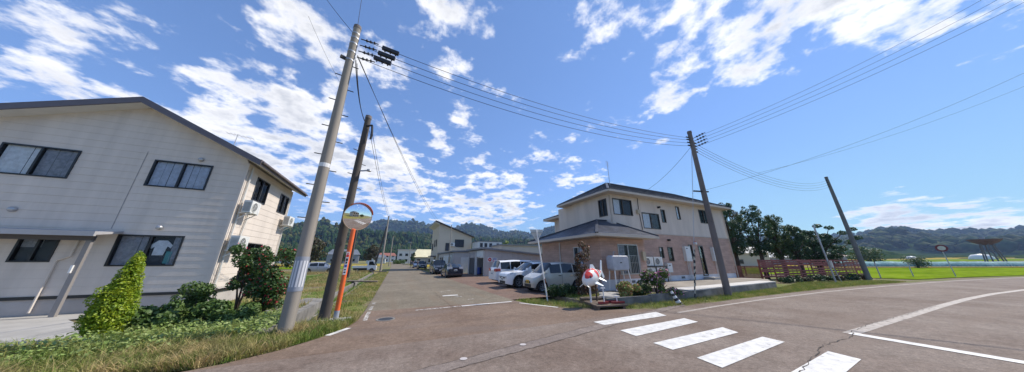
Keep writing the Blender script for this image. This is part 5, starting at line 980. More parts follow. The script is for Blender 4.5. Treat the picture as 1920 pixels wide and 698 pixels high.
# ------------------------------------------------------------------ signs and posts
def signs():
    b, t = Vector((6.5, 10.22, 0)), Vector((6.12, 10.45, 3.22)); T = thing('give_way_sign', 'white-backed triangular road sign on a leaning white pole by the champagne car', 'road sign', b)
    MB().tube([b - Vector((0, 0, .2)), t], .032, 12).build('post', 'white_paint', T, smooth=True, sharp=50)
    fx = Vector((-.35, -.94, 0)).normalized(); sx = Vector((fx.y, -fx.x, 0)); c = Vector((6.14, 10.43, 2.98)) - fx * .05
    P = [c - sx * .34 + Vector((0, 0, .24)), c + sx * .34 + Vector((0, 0, .24)), c + sx * .30 + Vector((0, 0, .14)), c + sx * .05 + Vector((0, 0, -.30)), c - sx * .05 + Vector((0, 0, -.30)), c - sx * .30 + Vector((0, 0, .14))]
    s = MB().prism(P, -fx * .012).build('plate', mat('sign_back', (.55, .55, .52), .55, .08, 4), T); MB().prism([p - fx * .02 for p in P], -fx * .004).build('sign_face', 'red_paint', T)
    for z in (.1, -.1): MB().bar(c + fx * .02 - sx * (.2 + z) + Vector((0, 0, z)), c + fx * .02 + sx * (.2 + z) + Vector((0, 0, z)), .03).build('clamp', 'steel_galv', T)
    MB().tube([Vector((6.42, 10.27, .75)), Vector((6.40, 10.28, .95))], .0335, 12).build('rust_band', mat('rust', (.18, .07, .03), .9, .3, 20), T)
    # leaning striped rubber post
    b, t = Vector((10.92, 7.12, 0)), Vector((10.72, 7.32, .60)); T = thing('marker_post', 'short leaning black and white striped rubber post on the verge', 'marker post', b); n = 7; MB().lathe([(.13, 0), (.12, .05), (.1, .06)], (b.x, b.y, 0), n=14).build('base', 'black_paint', T)
    for i in range(n): p, q = b.lerp(t, i / n), b.lerp(t, (i + 1) / n); MB().tube([p, q], [.115 - .011 * i, .115 - .011 * (i + 1)], 14).build('stripe_ring', 'black_paint' if i % 2 == 0 else 'white_plastic', T)
    # tall thin post with cabinet by the fence
    b = gp(1568, 531); q = thing('marker_post', 'tall thin pale post with a small box in front of the red fence', 'post', b); MB().tube([b, b + Vector((0, .1, 4.75))], .055, 10).build('post', 'steel_galv', q); MB().box(b.x - .1, b.x + .12, b.y - .16, b.y - .06, 1.2, 1.75).build('box', 'trim_cream', q); MB().tube([b + Vector((.5, -.2, 0)), b + Vector((.3, -.05, 1.3))], .03, 8).build('stay', 'steel_galv', q)
    # round sign far right, short posts
    b = gp(1788, 519); b = Vector((58.0, 5.6, 0)); q = thing('round_road_sign', 'round red-rimmed road sign on a thin post beyond the bend', 'road sign', b); MB().tube([b, b + Vector((0, .05, 3.0))], .04, 8).build('post', 'steel_galv', q)
    m = MB().lathe([(0, -.02), (.34, -.02), (.34, -.005)], (0, 0, 0), 'X', 24); m.v = [(v[0] + b.x - .05, v[1] + b.y, v[2] + 3.15) for v in m.v]; m.build('plate', 'sign_back', q); m = MB().lathe([(.25, -.026), (.4, -.026), (.4, .004), (.25, .004)], (b.x - .05, b.y, 3.15), 'X', 24); m.build('rim', 'sign_rim', q)
    for lab, u, v, h in (('short grey post in the grass right of the leaning slim pole', 1713, 519, 1.5), ('thin dark post just right of the red fence end', 1652, 522, 1.6)): b = gp(u, v); q = thing('roadside_post', lab, 'post', b); MB().tube([b, b + Vector((0, 0, h))], .045, 8).build('post', 'steel_galv', q); MB().tube([b + Vector((0, 0, h)), b + Vector((0, 0, h + .06))], .055, 8).build('cap', 'fan_dark', q)
signs()
# ------------------------------------------------------------------ vehicles
def wheel(T, x, y, r, w, side, rim='rim'):
    """side +1: outer face towards +y"""
    s = side; m = MB(); m.lathe([(r * .62, s * (w / 2 - .015)), (r * .66, s * w / 2), (r * .95, s * w / 2 * .95), (r, s * w * .3), (r, -s * w * .3), (r * .95, -s * w / 2), (r * .5, -s * w / 2)], (x, y, r), 'Y', 24)
    o = m.build('wheel', 'tyre', T, smooth=True, world=False, sharp=40)
    q = MB(); q.lathe([(r * .64, s * w * .42), (r * .62, s * w * .5), (r * .55, s * w * .46), (r * .5, s * w * .28)], (x, y, r), 'Y', 24)
    for k in range(6):
        a = k * math.pi / 3 + .3; yy = y + s * w * .44; q.bar((x + math.cos(a) * r * .08, yy, r + math.sin(a) * r * .08), (x + math.cos(a) * r * .6, yy, r + math.sin(a) * r * .6), .055, .03)
    q.lathe([(0.001, s * w * .5), (r * .14, s * w * .49), (r * .15, s * w * .4)], (x, y, r), 'Y', 12); q.build('rim', rim, o, smooth=False, world=False)
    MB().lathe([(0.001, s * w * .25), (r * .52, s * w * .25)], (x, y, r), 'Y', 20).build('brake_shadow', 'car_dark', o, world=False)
def car(label, cat, loc, rz, paint, L=4.3, W=1.74, H=1.5, hood=.95, belt=.95, xwb=1.05, xws=.25, xre=-1.35, xrb=-1.85, tail=1.0, nose=.72, fw=1.35, rw=-1.3, wr=.32, wins=None, clad=False, plate='plate_white', group='parked cars', tails='tall', rim='rim', roof_paint=None, name='parked_car', visor=False):
    T = thing(name, label, cat, loc, rz, group); hl = L / 2; sill = .20
    tp = [(-hl, tail - .10), (-hl + .06, tail - .01), (xrb, tail), (xre, H - .07), ((xre + xws) / 2, H), (xws, H - .045), (xwb, hood), (hl - .28, nose + .10), (hl - .06, nose), (hl, nose - .12)]
    def top(x): return float(np.interp(x, [p[0] for p in tp], [p[1] for p in tp]))
    wins = wins or [(xws - .05, -.02), (-.10, xre + .42)]
    arch = wr + .065; zc = wr
    xs = set(np.linspace(-hl, hl, 25)) | {p[0] for p in tp} | {q for w in wins for q in w} | {-hl + .15, hl - .15, hl - .4, -hl + .4}
    for xw in (fw, rw): xs |= {xw + arch * math.cos(a) for a in np.linspace(0, math.pi, 13)}
    xs |= set(np.linspace(xws, xwb, 4)) | set(np.linspace(xrb, xre, 4)); xs = sorted(xs); xs = [x for i, x in enumerate(xs) if i == 0 or x - xs[i - 1] > .012 or x in [p[0] for p in tp]]
    rings = []; w2 = W / 2
    for x in xs:
        e = 1.0; df, dr = hl - x, x + hl
        if df < .7: e = 1 - .20 * (1 - df / .7) ** 2.2
        if dr < .5: e = min(e, 1 - .10 * (1 - dr / .5) ** 2.2)
        w = w2 * e; zt = top(x); zb = sill + (.06 * (1 - df / .3) if df < .3 else 0) + (.08 * (1 - dr / .3) if dr < .3 else 0)
        for xw in (fw, rw):
            if abs(x - xw) <= arch + 1e-6: zb = max(zb, zc + math.sqrt(max(0, arch * arch - (x - xw) ** 2)))
        bl = min(belt + .03 * (fw - x) / L, zt - .035); fr = max(0, min(1, (zt - bl - .03) / max(.05, H - belt)))
        a1 = max(zb + .012, .42); a2 = max(a1 + .012, min(.66, bl - .08)); a3 = max(bl, a2 + .012); zt = max(zt, a3 + .02)
        y4 = w * (.93 - .14 * fr); z4 = a3 + (zt - a3) * (.55 + .31 * fr)
        h = [(w * .95, zb), (w * .992, a1), (w, a2), (w * .965, a3), (y4, z4), (y4 * (.80 - .0 * fr), zt - .018), (y4 * .4, zt - .002), (0, zt)]
        rings.append([(x, y, z) for y, z in h] + [(x, -y, z) for y, z in h[:-1][::-1]])
    nP = 15; body = MB(); body.v = [p for r in rings for p in r]; glass = {}; 
    def put(key, f): glass.setdefault(key, []).append(f)
    for i in range(len(xs) - 1):
        xm = (xs[i] + xs[i + 1]) / 2
        for k in range(nP - 1):
            f = (i * nP + k, (i + 1) * nP + k, (i + 1) * nP + k + 1, i * nP + k + 1); kk = k if k < 7 else 13 - k
            if kk == 3 and any(min(w) < xm < max(w) for w in wins): j = [n for n, w in enumerate(wins) if min(w) < xm < max(w)][0]; put(('side_window', j, k < 7), f); continue
            if kk >= 4 and xws + .02 < xm < xwb - .03 and (kk > 4 or xm < xwb - .15): put(('windshield', 0, 0), f); continue
            if kk >= 4 and xrb + .03 < xm < xre - .02 and xre - xrb > .1: put(('rear_window', 0, 0), f); continue
            body.f.append(f)
    n_ = len(xs) - 1; body.f.append(tuple(range(nP))); body.f.append(tuple(n_ * nP + k for k in range(nP))[::-1])
    bo = body.build('body', paint, T, smooth=True, world=False, sharp=32)
    for (nm, j, l), fs in glass.items():
        m = MB(); idx = sorted({q for f in fs for q in f}); mp = {q: n for n, q in enumerate(idx)}; m.v = [body.v[q] for q in idx]; m.f = [tuple(mp[q] for q in f) for f in fs]; m.build(nm, 'car_glass', T, smooth=True, world=False)
    MB().box(-hl + .25, hl - .3, -w2 * .8, w2 * .8, .17, .52).build('underbody', 'car_dark', T, world=False)
    for xw in (fw, rw):
        for s in (1, -1): wheel(T, xw, s * (w2 - .115), wr, .2, s, rim)
        if clad:
            for s in (1, -1):
                vs = []; na = 14
                for i in range(na + 1):
                    a = math.pi * i / na
                    for (r, o) in ((arch - .005, .004), (arch + .06, .018)): vs.append((xw + r * math.cos(a), s * (w2 + o), max(.2, zc + r * math.sin(a))))
                MB().add(vs, [(2 * i, 2 * i + 1, 2 * i + 3, 2 * i + 2) for i in range(na)]).build('arch_cladding', 'car_dark', T, world=False)
    if clad:
        for s in (1, -1): MB().box(rw + arch, fw - arch, s * (w2 - .03) - .03, s * (w2 - .03) + .035, .2, .36).build('sill_cladding', 'car_dark', T, world=False)
    fy = w2 * .82
    for s in (1, -1):
        st_ = [(x, r) for x, r in zip(xs, rings) if x > hl - .46]; vs = []      # headlight: a ribbon wrapping the front corner
        for n_i, (x, r) in enumerate(st_): w_ = r[3][1]; z_ = r[3][2]; t_ = (x - st_[0][0]) / .46; vs += [(x, s * (w_ * 1.0 + .012), z_ - .03 - .11 * t_ ** .5), (x, s * (w_ * .985 + .01), z_ + .012)]
        xe, re_ = st_[-1]; vs += [(hl + .012, s * re_[3][1] * .97, re_[3][2] - .13), (hl + .012, s * re_[3][1] * .97, re_[3][2] + .01), (hl + .014, s * re_[3][1] * .58, re_[3][2] - .10), (hl + .014, s * re_[3][1] * .58, re_[3][2] + .0)]
        MB().add(vs, [(2 * k, 2 * k + 2, 2 * k + 3, 2 * k + 1) for k in range(len(vs) // 2 - 1)]).build('headlight', 'lamp_clear', T, world=False)
        m = MB(); rx = -hl
        if tails == 'tall': m.box(rx - .004, rx + .16, s * w2 * .905 - .075, s * w2 * .905 + .075, tail - .34, tail + .05)
        else: m.hexa([(rx - .012, s * w2 * .42, tail - .20), (rx - .012, s * w2 * .90, tail - .22), (rx + .35, s * w2 * .99, tail - .19), (rx + .1, s * w2 * .42, tail - .2), (rx - .004, s * w2 * .42, tail - .04), (rx - .004, s * w2 * .90, tail + .02), (rx + .35, s * w2 * .985, tail + .0), (rx + .1, s * w2 * .42, tail - .02)])
        m.build('taillight', 'lamp_red' if tails != 'clear' else 'lamp_clear', T, world=False)
        mx_ = xwb - .22; MB().hexa([(mx_ - .07, s * (w2 + .0), belt + .02), (mx_ + .07, s * (w2 + .0), belt + .02), (mx_ + .05, s * (w2 + .19), belt + .03), (mx_ - .07, s * (w2 + .19), belt + .03), (mx_ - .07, s * w2, belt + .16), (mx_ + .05, s * w2, belt + .16), (mx_ + .02, s * (w2 + .18), belt + .18), (mx_ - .07, s * (w2 + .18), belt + .18)]).build('side_mirror', paint, T, world=False)
        for w in wins[:2]:
            hx = min(w) + .12; MB().box(hx - .1, hx + .1, s * w2 - .005 * s - .012, s * w2 - .005 * s + .022, belt - .14, belt - .105).build('door_handle', paint if paint != 'paint_champagne' else 'chrome', T, world=False)
            sm = MB(); xg = min(w) - .045; 
            if rw + arch < xg < fw - arch: sm.box(xg - .005, xg + .005, s * (w2 - .004) - .006, s * (w2 - .004) + .006, .36, belt - .04); sm.build('door_seam', 'car_dark', T, world=False)
    MB().box(hl - .1, hl + .008, -fy * .5, fy * .5, nose - .30, nose - .19).build('grille', 'car_dark', T, world=False)
    MB().box(hl - .12, hl + .012, -fy * .62, fy * .62, .27, .42).build('lower_grille', 'car_dark', T, world=False)
    for x, d in ((hl, 1), (-hl, -1)):
        zz = .46 if d > 0 else max(.55, tail - .42); yoff = fy * .0; o = MB().box(min(x + d * .008, x + d * .022), max(x + d * .008, x + d * .022), -.165, .165, zz, zz + .165).build('number_plate', plate, T, world=False)
        MB().box(min(x + d * .024, x + d * .026), max(x + d * .024, x + d * .026), -.12, .13, zz + .03, zz + .09).build('plate_digits', 'plate_ink', o, world=False)
    MB().box(-hl - .02, -hl + .2, -w2 * .8, w2 * .8, .30, .52).build('rear_bumper', 'car_dark' if clad else paint, T, world=False)
    return T
def vehicles():
    X0 = .085
    car('white people-carrier parked tail to the road, leftmost of the three light cars', 'minivan', (7.05 + 2.39, 19.05, X0), 0, 'paint_white', L=4.78, W=1.80, H=1.73, hood=1.02, belt=1.02, xwb=1.75, xws=.75, xre=-2.02, xrb=-2.28, tail=1.08, nose=.80, fw=1.45, rw=-1.42, wr=.33, wins=[(.75, -.22), (-.28, -1.15), (-1.21, -2.0)], tails='wide')
    car('white small sport-utility car parked between the people-carrier and the champagne car', 'car', (6.55 + 2.09, 15.75, X0), R(180), 'paint_white', L=4.18, W=1.765, H=1.58, hood=1.02, belt=1.03, xwb=.95, xws=.2, xre=-1.35, xrb=-1.85, tail=1.12, nose=.86, fw=1.27, rw=-1.29, wr=.345, clad=True, wins=[(.35, -.3), (-.38, -1.25)])
    car('champagne mini car with yellow number plate beside the leaning sign pole', 'car', (6.95 + 1.70, 13.0, X0), R(180), 'paint_champagne', L=3.395, W=1.475, H=1.60, hood=.99, belt=.98, xwb=1.12, xws=.45, xre=-1.32, xrb=-1.58, tail=1.05, nose=.76, fw=1.15, rw=-1.22, wr=.285, plate='plate_yellow', wins=[(.62, -.12), (-.2, -.95), (-1.02, -1.4)])
    car('dark blue hatchback seen from behind in front of the garages', 'car', (5.97, 27.3 + 2.24, .0), R(90), 'paint_navy', L=4.48, W=1.76, H=1.47, hood=.92, belt=.93, xwb=1.30, xws=.35, xre=-1.2, xrb=-1.95, tail=1.12, nose=.70, fw=1.40, rw=-1.3, wr=.32, tails='clear')
    car('black people-carrier facing the crossing beside the dark blue hatchback', 'minivan', (5.65, 35.0 + 2.4, .0), R(-90), 'paint_black', L=4.8, W=1.84, H=1.88, hood=1.13, belt=1.10, xwb=1.75, xws=.85, xre=-2.1, xrb=-2.3, tail=1.15, nose=.95, fw=1.45, rw=-1.45, wr=.34, wins=[(.85, -.15), (-.22, -1.1), (-1.18, -2.05)])
    car('black sport-utility car facing the crossing in front of the blue car', 'car', (5.45, 57 + 2.3, .0), R(-90), 'paint_black', L=4.6, W=1.82, H=1.72, hood=1.1, belt=1.06, xwb=1.1, xws=.3, xre=-1.5, xrb=-2.0, tail=1.15, nose=.95, fw=1.4, rw=-1.35, wr=.36)
    car('blue-grey car parked farthest along the side road', 'car', (5.0, 66 + 2.1, float(zfun(5, 68))), R(-90), 'paint_bluegrey', L=4.2, W=1.7, H=1.65, hood=1.0, belt=1.0, xwb=1.2, xws=.5, xre=-1.6, xrb=-1.9, tail=1.05, nose=.8, fw=1.25, rw=-1.25, wr=.31)
    car('silver hatchback parked across the field behind the thick pole', 'car', (-9.75, 45.6, .02), R(3), 'paint_silver', L=4.1, W=1.69, H=1.52, hood=.98, belt=.96, xwb=1.25, xws=.4, xre=-1.4, xrb=-1.85, tail=1.05, nose=.74, fw=1.25, rw=-1.3, wr=.32, wins=[(.5, -.2), (-.28, -1.2)])
    car('dark wagon half hidden behind the white people-carrier by the garage', 'car', (13.4, 24.4, X0), R(180), 'paint_black', L=4.4, W=1.7, H=1.68, hood=1.0, belt=1.0, xwb=1.2, xws=.4, xre=-1.7, xrb=-2.0, tail=1.05, nose=.8, fw=1.3, rw=-1.3, wr=.32)
    # small white flatbed truck, nose towards +x
    T = thing('small_truck', 'small white flatbed truck parked beside the ditch', 'truck', (-4.35, 47.6, .02), R(-3), 'parked cars'); w2 = .735
    prof = [(1.70, .30), (1.70, .78), (1.62, .95), (1.22, 1.72), (.55, 1.76), (.45, 1.70), (.45, .36)]
    MB().prism([(x, -w2, z) for x, z in prof], (0, 2 * w2, 0)).build('cab', 'paint_white', T, world=False)
    for s in (1, -1):
        y0 = s * w2; MB().prism([(.62, y0, 1.05), (1.47, y0, 1.05), (1.18, y0, 1.62), (.62, y0, 1.62)], (0, s * .008, 0)).build('side_window', 'car_glass', T, world=False); MB().box(.7, .86, min(y0, y0 + s * .015), max(y0, y0 + s * .015), .92, .95).build('door_handle', 'car_dark', T, world=False)
        MB().box(1.60, 1.715, s * .58 - .12, s * .58 + .12, .60, .78).build('headlight', 'lamp_clear', T, world=False); MB().box(-1.6, .40, s * w2 - .015, s * w2 + .015, .66, .95).build('bed_side', 'paint_white', T, world=False); MB().box(1.35, 1.5, s * (w2 + .12) - .04, s * (w2 + .12) + .04, 1.05, 1.28).build('side_mirror', 'car_dark', T, world=False)
        for xw in (1.12, -.85): wheel(T, xw, s * (w2 - .09), .26, .155, s)
        MB().lathe([(.0, s * .003), (.33, s * .003)], (1.12, s * w2, .27), 'Y', 20).build('wheel_arch', 'car_dark', T, world=False)
    MB().prism([(1.66, -w2 * .86, 1.02), (1.66, w2 * .86, 1.02), (1.29, w2 * .8, 1.62), (1.29, -w2 * .8, 1.62)], (.03, 0, .01)).build('windshield', 'car_glass', T, world=False)
    MB().box(-1.6, .40, -w2 + .016, w2 - .016, .60, .659).build('bed_floor', 'paint_white', T, world=False); MB().box(-1.63, -1.601, -w2, w2, .62, .95).build('tail_gate', 'paint_white', T, world=False); MB().box(-1.5, 1.5, -.5, .5, .28, .58).build('chassis', 'car_dark', T, world=False); MB().box(1.701, 1.715, -.165, .165, .4, .56).build('number_plate', 'plate_yellow', T, world=False); MB().box(.40, .44, -w2 + .02, w2 - .02, .96, 1.5).build('headboard_rail', 'paint_white', T, world=False)
vehicles()
# ------------------------------------------------------------------ person by the parked cars
def person():
    z0 = float(zfun(3.75, 70)); T = thing('person', 'person in dark clothes standing in the road beside the far cars', 'person', (3.75, 70, z0), R(200))
    J = dict(pel=(0, 0, .95), spn=(0, .01, 1.15), che=(0, .0, 1.36), nek=(0, .01, 1.50), hd0=(0, .015, 1.58), hd1=(0, .02, 1.68), hd2=(0, .02, 1.76))
    V = []; Ed = []; Rd = []
    def add(p, r, par=None):
        V.append(p); Rd.append(r); 
        if par is not None: Ed.append((par, len(V) - 1))
        return len(V) - 1
    pel = add(J['pel'], (.16, .11)); spn = add(J['spn'], (.14, .10), pel); che = add(J['che'], (.17, .11), spn); nek = add(J['nek'], (.058, .058), che); h0 = add(J['hd0'], (.068, .08), nek); h1 = add(J['hd1'], (.082, .10), h0); h2 = add(J['hd2'], (.055, .07), h1)
    for s in (1, -1):
        hip = add((s * .10, 0, .90), (.092, .095), pel); kn = add((s * .115, .015, .50), (.058, .062), hip); an = add((s * .12, -.02, .09), (.042, .045), kn); ft = add((s * .13, .12, .035), (.042, .032), an)
        sh = add((s * .19, 0, 1.40), (.062, .062), che); el = add((s * .25, -.03, 1.13), (.043, .043), sh); wr_ = add((s * .24, .08, .90), (.030, .032), el); pm = add((s * .24, .115, .82), (.038, .022), wr_)
        for k in range(4): f1 = add((s * (.262 - .016 * k), .135 + .004 * k, .76), (.010, .010), pm); add((s * (.258 - .016 * k), .150, .715 + .008 * abs(k - 1)), (.008, .008), f1)
        t1_ = add((s * .21, .145, .81), (.011, .011), pm); add((s * .20, .165, .775), (.009, .009), t1_)
    me = bpy.data.meshes.new('body'); me.from_pydata(V, Ed, []); me.update(); o = bpy.data.objects.new('body', me); COL.objects.link(o); o.parent = T
    md = o.modifiers.new('skin', 'SKIN'); md.use_smooth_shade = True; md.use_x_symmetry = False
    for i, r in enumerate(Rd): me.skin_vertices[0].data[i].radius = r
    me.skin_vertices[0].data[0].use_root = True; o.modifiers.new('sub', 'SUBSURF').levels = 1; o.modifiers['sub'].render_levels = 1
    m = bpy.data.materials.new('person'); m.use_nodes = True; nt = m.node_tree; N = nt.nodes.new; L = nt.links.new; tc = N('ShaderNodeTexCoord'); sp = N('ShaderNodeSeparateXYZ'); L(tc.outputs['Object'], sp.inputs[0]); rp = N('ShaderNodeValToRGB'); rp.color_ramp.interpolation = 'CONSTANT'; e = rp.color_ramp.elements; e[0].position = 0; e[0].color = (.02, .02, .02, 1); e[1].position = .04; e[1].color = (.022, .024, .032, 1)
    for p, c in ((.445, (.42, .27, .2, 1)), (.452, (.022, .024, .032, 1)), (.475, (.030, .034, .05, 1)), (.74, (.42, .27, .2, 1)), (.86, (.014, .012, .01, 1))): q = e.new(p); q.color = c
    dv = N('ShaderNodeMath'); dv.operation = 'DIVIDE'; L(sp.outputs[2], dv.inputs[0]); dv.inputs[1].default_value = 2.0; L(dv.outputs[0], rp.inputs[0]); L(rp.outputs[0], nt.nodes['Principled BSDF'].inputs['Base Color']); nt.nodes['Principled BSDF'].inputs['Roughness'].default_value = .85; me.materials.append(m)
    MB().lathe([(.095, 1.66), (.10, 1.72), (.085, 1.80), (.04, 1.835), (0.001, 1.84)], (0, -.005, 0), n=14).build('hair', 'hair', T, smooth=True, world=False)
    MB().hexa([(-.015, .10, 1.645), (.015, .10, 1.645), (.012, .09, 1.645), (-.012, .09, 1.645), (-.008, .105, 1.69), (.008, .105, 1.69), (.006, .09, 1.69), (-.006, .09, 1.69)]).build('nose', 'skin', T, world=False)
person()
# ------------------------------------------------------------------ carp figure on its stand
def koi():
    T = thing('carp_statue', 'large white and red carp figure on white posts at the corner', 'statue', (8.05, 8.25, .2)); nose = Vector((6.86, 8.10, .97)); tail = Vector((8.24, 8.58, 1.31)); ax = (tail - nose); Ln = ax.length; ax.normalize(); sd = ax.cross(Vector((0, 0, 1))).normalized(); up = sd.cross(ax)
    prof = [(0, .05, .07, -.05), (.03, .13, .15, -.04), (.10, .20, .23, -.02), (.22, .25, .30, .0), (.38, .27, .33, .01), (.55, .24, .29, .01), (.70, .18, .22, .0), (.82, .11, .14, -.01), (.92, .06, .085, -.01), (.97, .035, .08, 0)]
    n = 20; vs = []; 
    def pt(s, a, k=1.0):
        f = lambda j: float(np.interp(s, [p[0] for p in prof], [p[j] for p in prof])); return nose + ax * Ln * s + sd * math.cos(a) * f(1) * k + up * (math.sin(a) * f(2) * k + f(3))
    S = [p[0] for p in prof]; 
    for s in S: vs += [pt(s, 2 * math.pi * k / n) for k in range(n)]
    fs = [(i * n + k, i * n + (k + 1) % n, (i + 1) * n + (k + 1) % n, (i + 1) * n + k) for i in range(len(S) - 1) for k in range(n)] + [tuple(range(n))[::-1], tuple((len(S) - 1) * n + k for k in range(n))]
    b = MB().add(vs, fs).build('body', 'koi_white', T, smooth=True)
    def patch(s0, s1, a0, a1, m, name, wob=.04, k=1.02):
        v = []; nu, nv = 10, 10
        for i in range(nu + 1):
            for j in range(nv + 1):
                a = R(a0 + (a1 - a0) * j / nv); t = i / nu; e = .5 - abs(t - .5); q = .5 - abs(j / nv - .5); s = s0 + (s1 - s0) * t; s = (s0 + s1) / 2 + (s - (s0 + s1) / 2) * min(1, .45 + 2.2 * q) + wob * math.sin(a * 3 + s0 * 20) * .5; v.append(pt(max(.005, s), a, k))
        MB().add(v, [(i * (nv + 1) + j, i * (nv + 1) + j + 1, (i + 1) * (nv + 1) + j + 1, (i + 1) * (nv + 1) + j) for i in range(nu) for j in range(nv)]).build(name, m, b, smooth=True)
    patch(.05, .25, 22, 100, 'koi_red', 'red_patch'); patch(.05, .22, 112, 165, 'koi_red', 'red_patch'); patch(.38, .52, -5, 130, 'koi_red', 'red_patch'); patch(.22, .40, 75, 130, 'koi_red', 'red_patch', .02, 1.025); patch(.70, .90, 10, 170, 'koi_red', 'red_patch'); patch(.57, .62, 10, 95, 'koi_black', 'black_patch'); patch(.11, .16, 22, 44, 'koi_black', 'eye', .0, 1.035)
    def fin(pts, m='koi_fin', th=.025, name='fin'): MB().prism(pts, sd * th).build(name, m, T)
    c = lambda s, y, z: nose + ax * Ln * s + sd * y + up * z
    fin([c(.93, 0, -.06), c(1.02, 0, -.34), c(1.10, 0, -.26), c(1.02, 0, .02), c(1.12, 0, .42), c(1.06, 0, .46), c(.93, 0, .07)], name='tail_fin'); fin([c(.36, 0, .31), c(.44, 0, .50), c(.58, 0, .44), c(.66, 0, .24), c(.5, 0, .28)], name='dorsal_fin')
    for s in (1, -1):
        MB().hexa([c(.24, s * .18, -.17), c(.36, s * .2, -.15), c(.44, s * .42, -.34), c(.40, s * .44, -.35), c(.24, s * .18, -.14), c(.36, s * .2, -.12), c(.44, s * .42, -.32), c(.40, s * .44, -.33)]).build('side_fin', 'koi_fin', T)
        MB().hexa([c(.62, s * .12, -.17), c(.70, s * .11, -.15), c(.76, s * .34, -.32), c(.73, s * .36, -.33), c(.62, s * .12, -.14), c(.70, s * .11, -.12), c(.76, s * .34, -.30), c(.73, s * .36, -.31)]).build('side_fin', 'koi_fin', T)
    MB().tube([c(-.005, -.05, -.08), c(-.05, -.2, -.2)], .012, 6).build('barbel', 'koi_white', T); MB().tube([c(-.005, .05, -.08), c(-.05, .2, -.2)], .012, 6).build('barbel', 'koi_white', T)
    a = c(.22, 0, -.24); MB().tube([Vector((a.x, a.y, .18)), a], .036, 10).build('support_post', 'white_paint', T); a = c(.55, 0, -.22); MB().tube([Vector((a.x, a.y, .18)), a], .032, 10).build('support_post', 'bark', T)
    # platform
    P = thing('wooden_platform', 'low wooden platform with red beams under the carp figure', 'platform', (7.7, 7.8, 0)); O = Vector((6.95, 7.62, 0)); e1 = Vector((.985, -.17, 0)); e2 = Vector((.3, .95, 0)).normalized()
    for i in range(6):
        a = O + e2 * (.02 + i * .21); q = [a, a + e1 * 1.35, a + e1 * 1.35 + e2 * .2, a + e2 * .2]; MB().hexa([v + Vector((0, 0, .10)) for v in q] + [v + Vector((0, 0, .15)) for v in q]).build('plank', 'wood_dark', P)
    for k in (0.08, 1.2): a = O + e1 * k + e2 * .05; MB().bar(a + Vector((0, 0, .03)), a + e2 * 1.2 + Vector((0, 0, .03)), .1, .138).build('joist', 'wood_dark', P)
    a = O + e2 * .25 + Vector((0, 0, .21)); MB().bar(a + e1 * .2, a + e1 * .62, .09, .07).build('red_beam', 'rust_red', P); MB().bar(a + e1 * .75 - e2 * .05, a + e1 * 1.3 - e2 * .05, .09, .07).build('red_beam', 'rust_red', P); MB().bar(a + e1 * .62 + e2 * .25, a + e1 * 1.2 + e2 * .25, .09, .07).build('red_beam', 'rust_red', P)
    for k in (.45, 1.02): b_ = a + e1 * k; q = thing('tap_post', ['taller thin white T-shaped tap post on the wooden platform', 'shorter white T-shaped tap post on the wooden platform'][k > .5], 'tap', b_ - Vector((0, 0, .06)), 0, 'tap posts'); h = .52 if k < .5 else .2; MB().tube([b_ - Vector((0, 0, .0)), b_ + Vector((0, 0, h))], .022, 8).build('stem', 'white_paint', q); MB().bar(b_ + Vector((-.09, .03, h)), b_ + Vector((.09, -.03, h)), .04).build('head', 'white_paint', q)
    l = O + e2 * 1.35 + Vector((0, 0, .22)); q = MB().tube([l - e1 * .1, l + e1 * .9], .07, 10).build('log', 'bark_pale'); tag(q, 'pale log lying behind the wooden platform', 'log')
    # flat stones in the bed
    for k, (x, y, s) in enumerate(((8.7, 8.75, .42), (9.3, 9.3, .5))):
        m = MB().lathe([(s, 0), (s * .95, .06), (s * .6, .09), (0.001, .1)], (x, y, .23), n=9); m.v = [(v[0] + .08 * math.sin(v[1] * 9), v[1] * 1.0, v[2]) for v in m.v]; tag(m.build('garden_stone', 'concrete'), ['flat grey stone behind the carp figure', 'flat grey stone nearest the pink wall'][k], 'stone', 'garden stones')
koi()
# ------------------------------------------------------------------ plants
def shrub(name, label, cat, base, blobs, n, size, leafm, stems=(), stemm='bark', extra=(), group=None, asp=1.6, seed=1, shell=.5, flat=0):
    """blobs: (dx, dy, z, rx, ry, rz) round the base"""
    b = Vector(base); T = thing(name, label, cat, b, 0, group); C = [(b.x + q[0], b.y + q[1], b.z + q[2]) for q in blobs]; Rr = [q[3:6] for q in blobs]
    V, F = leaves(C, Rr, n, size, asp, seed, shell, flat); V[:, 2] = np.maximum(V[:, 2], b.z + .01); o = link_mesh('crown', np_mesh('crown', V, F), leafm, T)
    for st in stems: MB().tube([b + Vector(p[:3]) for p in st], [p[3] for p in st], 7).build('stem', stemm, T, smooth=True)
    for (m, nn, sz, nm) in extra: V, F = leaves(C, [tuple(1.04 * r for r in q) for q in Rr], nn, sz, 1.15, seed + 5, .95, .3); V[:, 2] = np.maximum(V[:, 2], b.z + .01); tag(link_mesh(nm, np_mesh(nm, V, F), m, T), kind='stuff')
    return T
def blob_set(rg, n, rx, ry, z0, z1, r0, r1, taper=0.0):
    out = []
    for i in range(n):
        t = rg.random(); a = rg.random() * 6.283; k = math.sqrt(rg.random()) * (1 - taper * t); r = r0 + (r1 - r0) * rg.random(); r *= (1 - .4 * taper * t); out.append((math.cos(a) * rx * k, math.sin(a) * ry * k, z0 + (z1 - z0) * t, r, r, r * .85))
    return out
rg = random.Random(5)
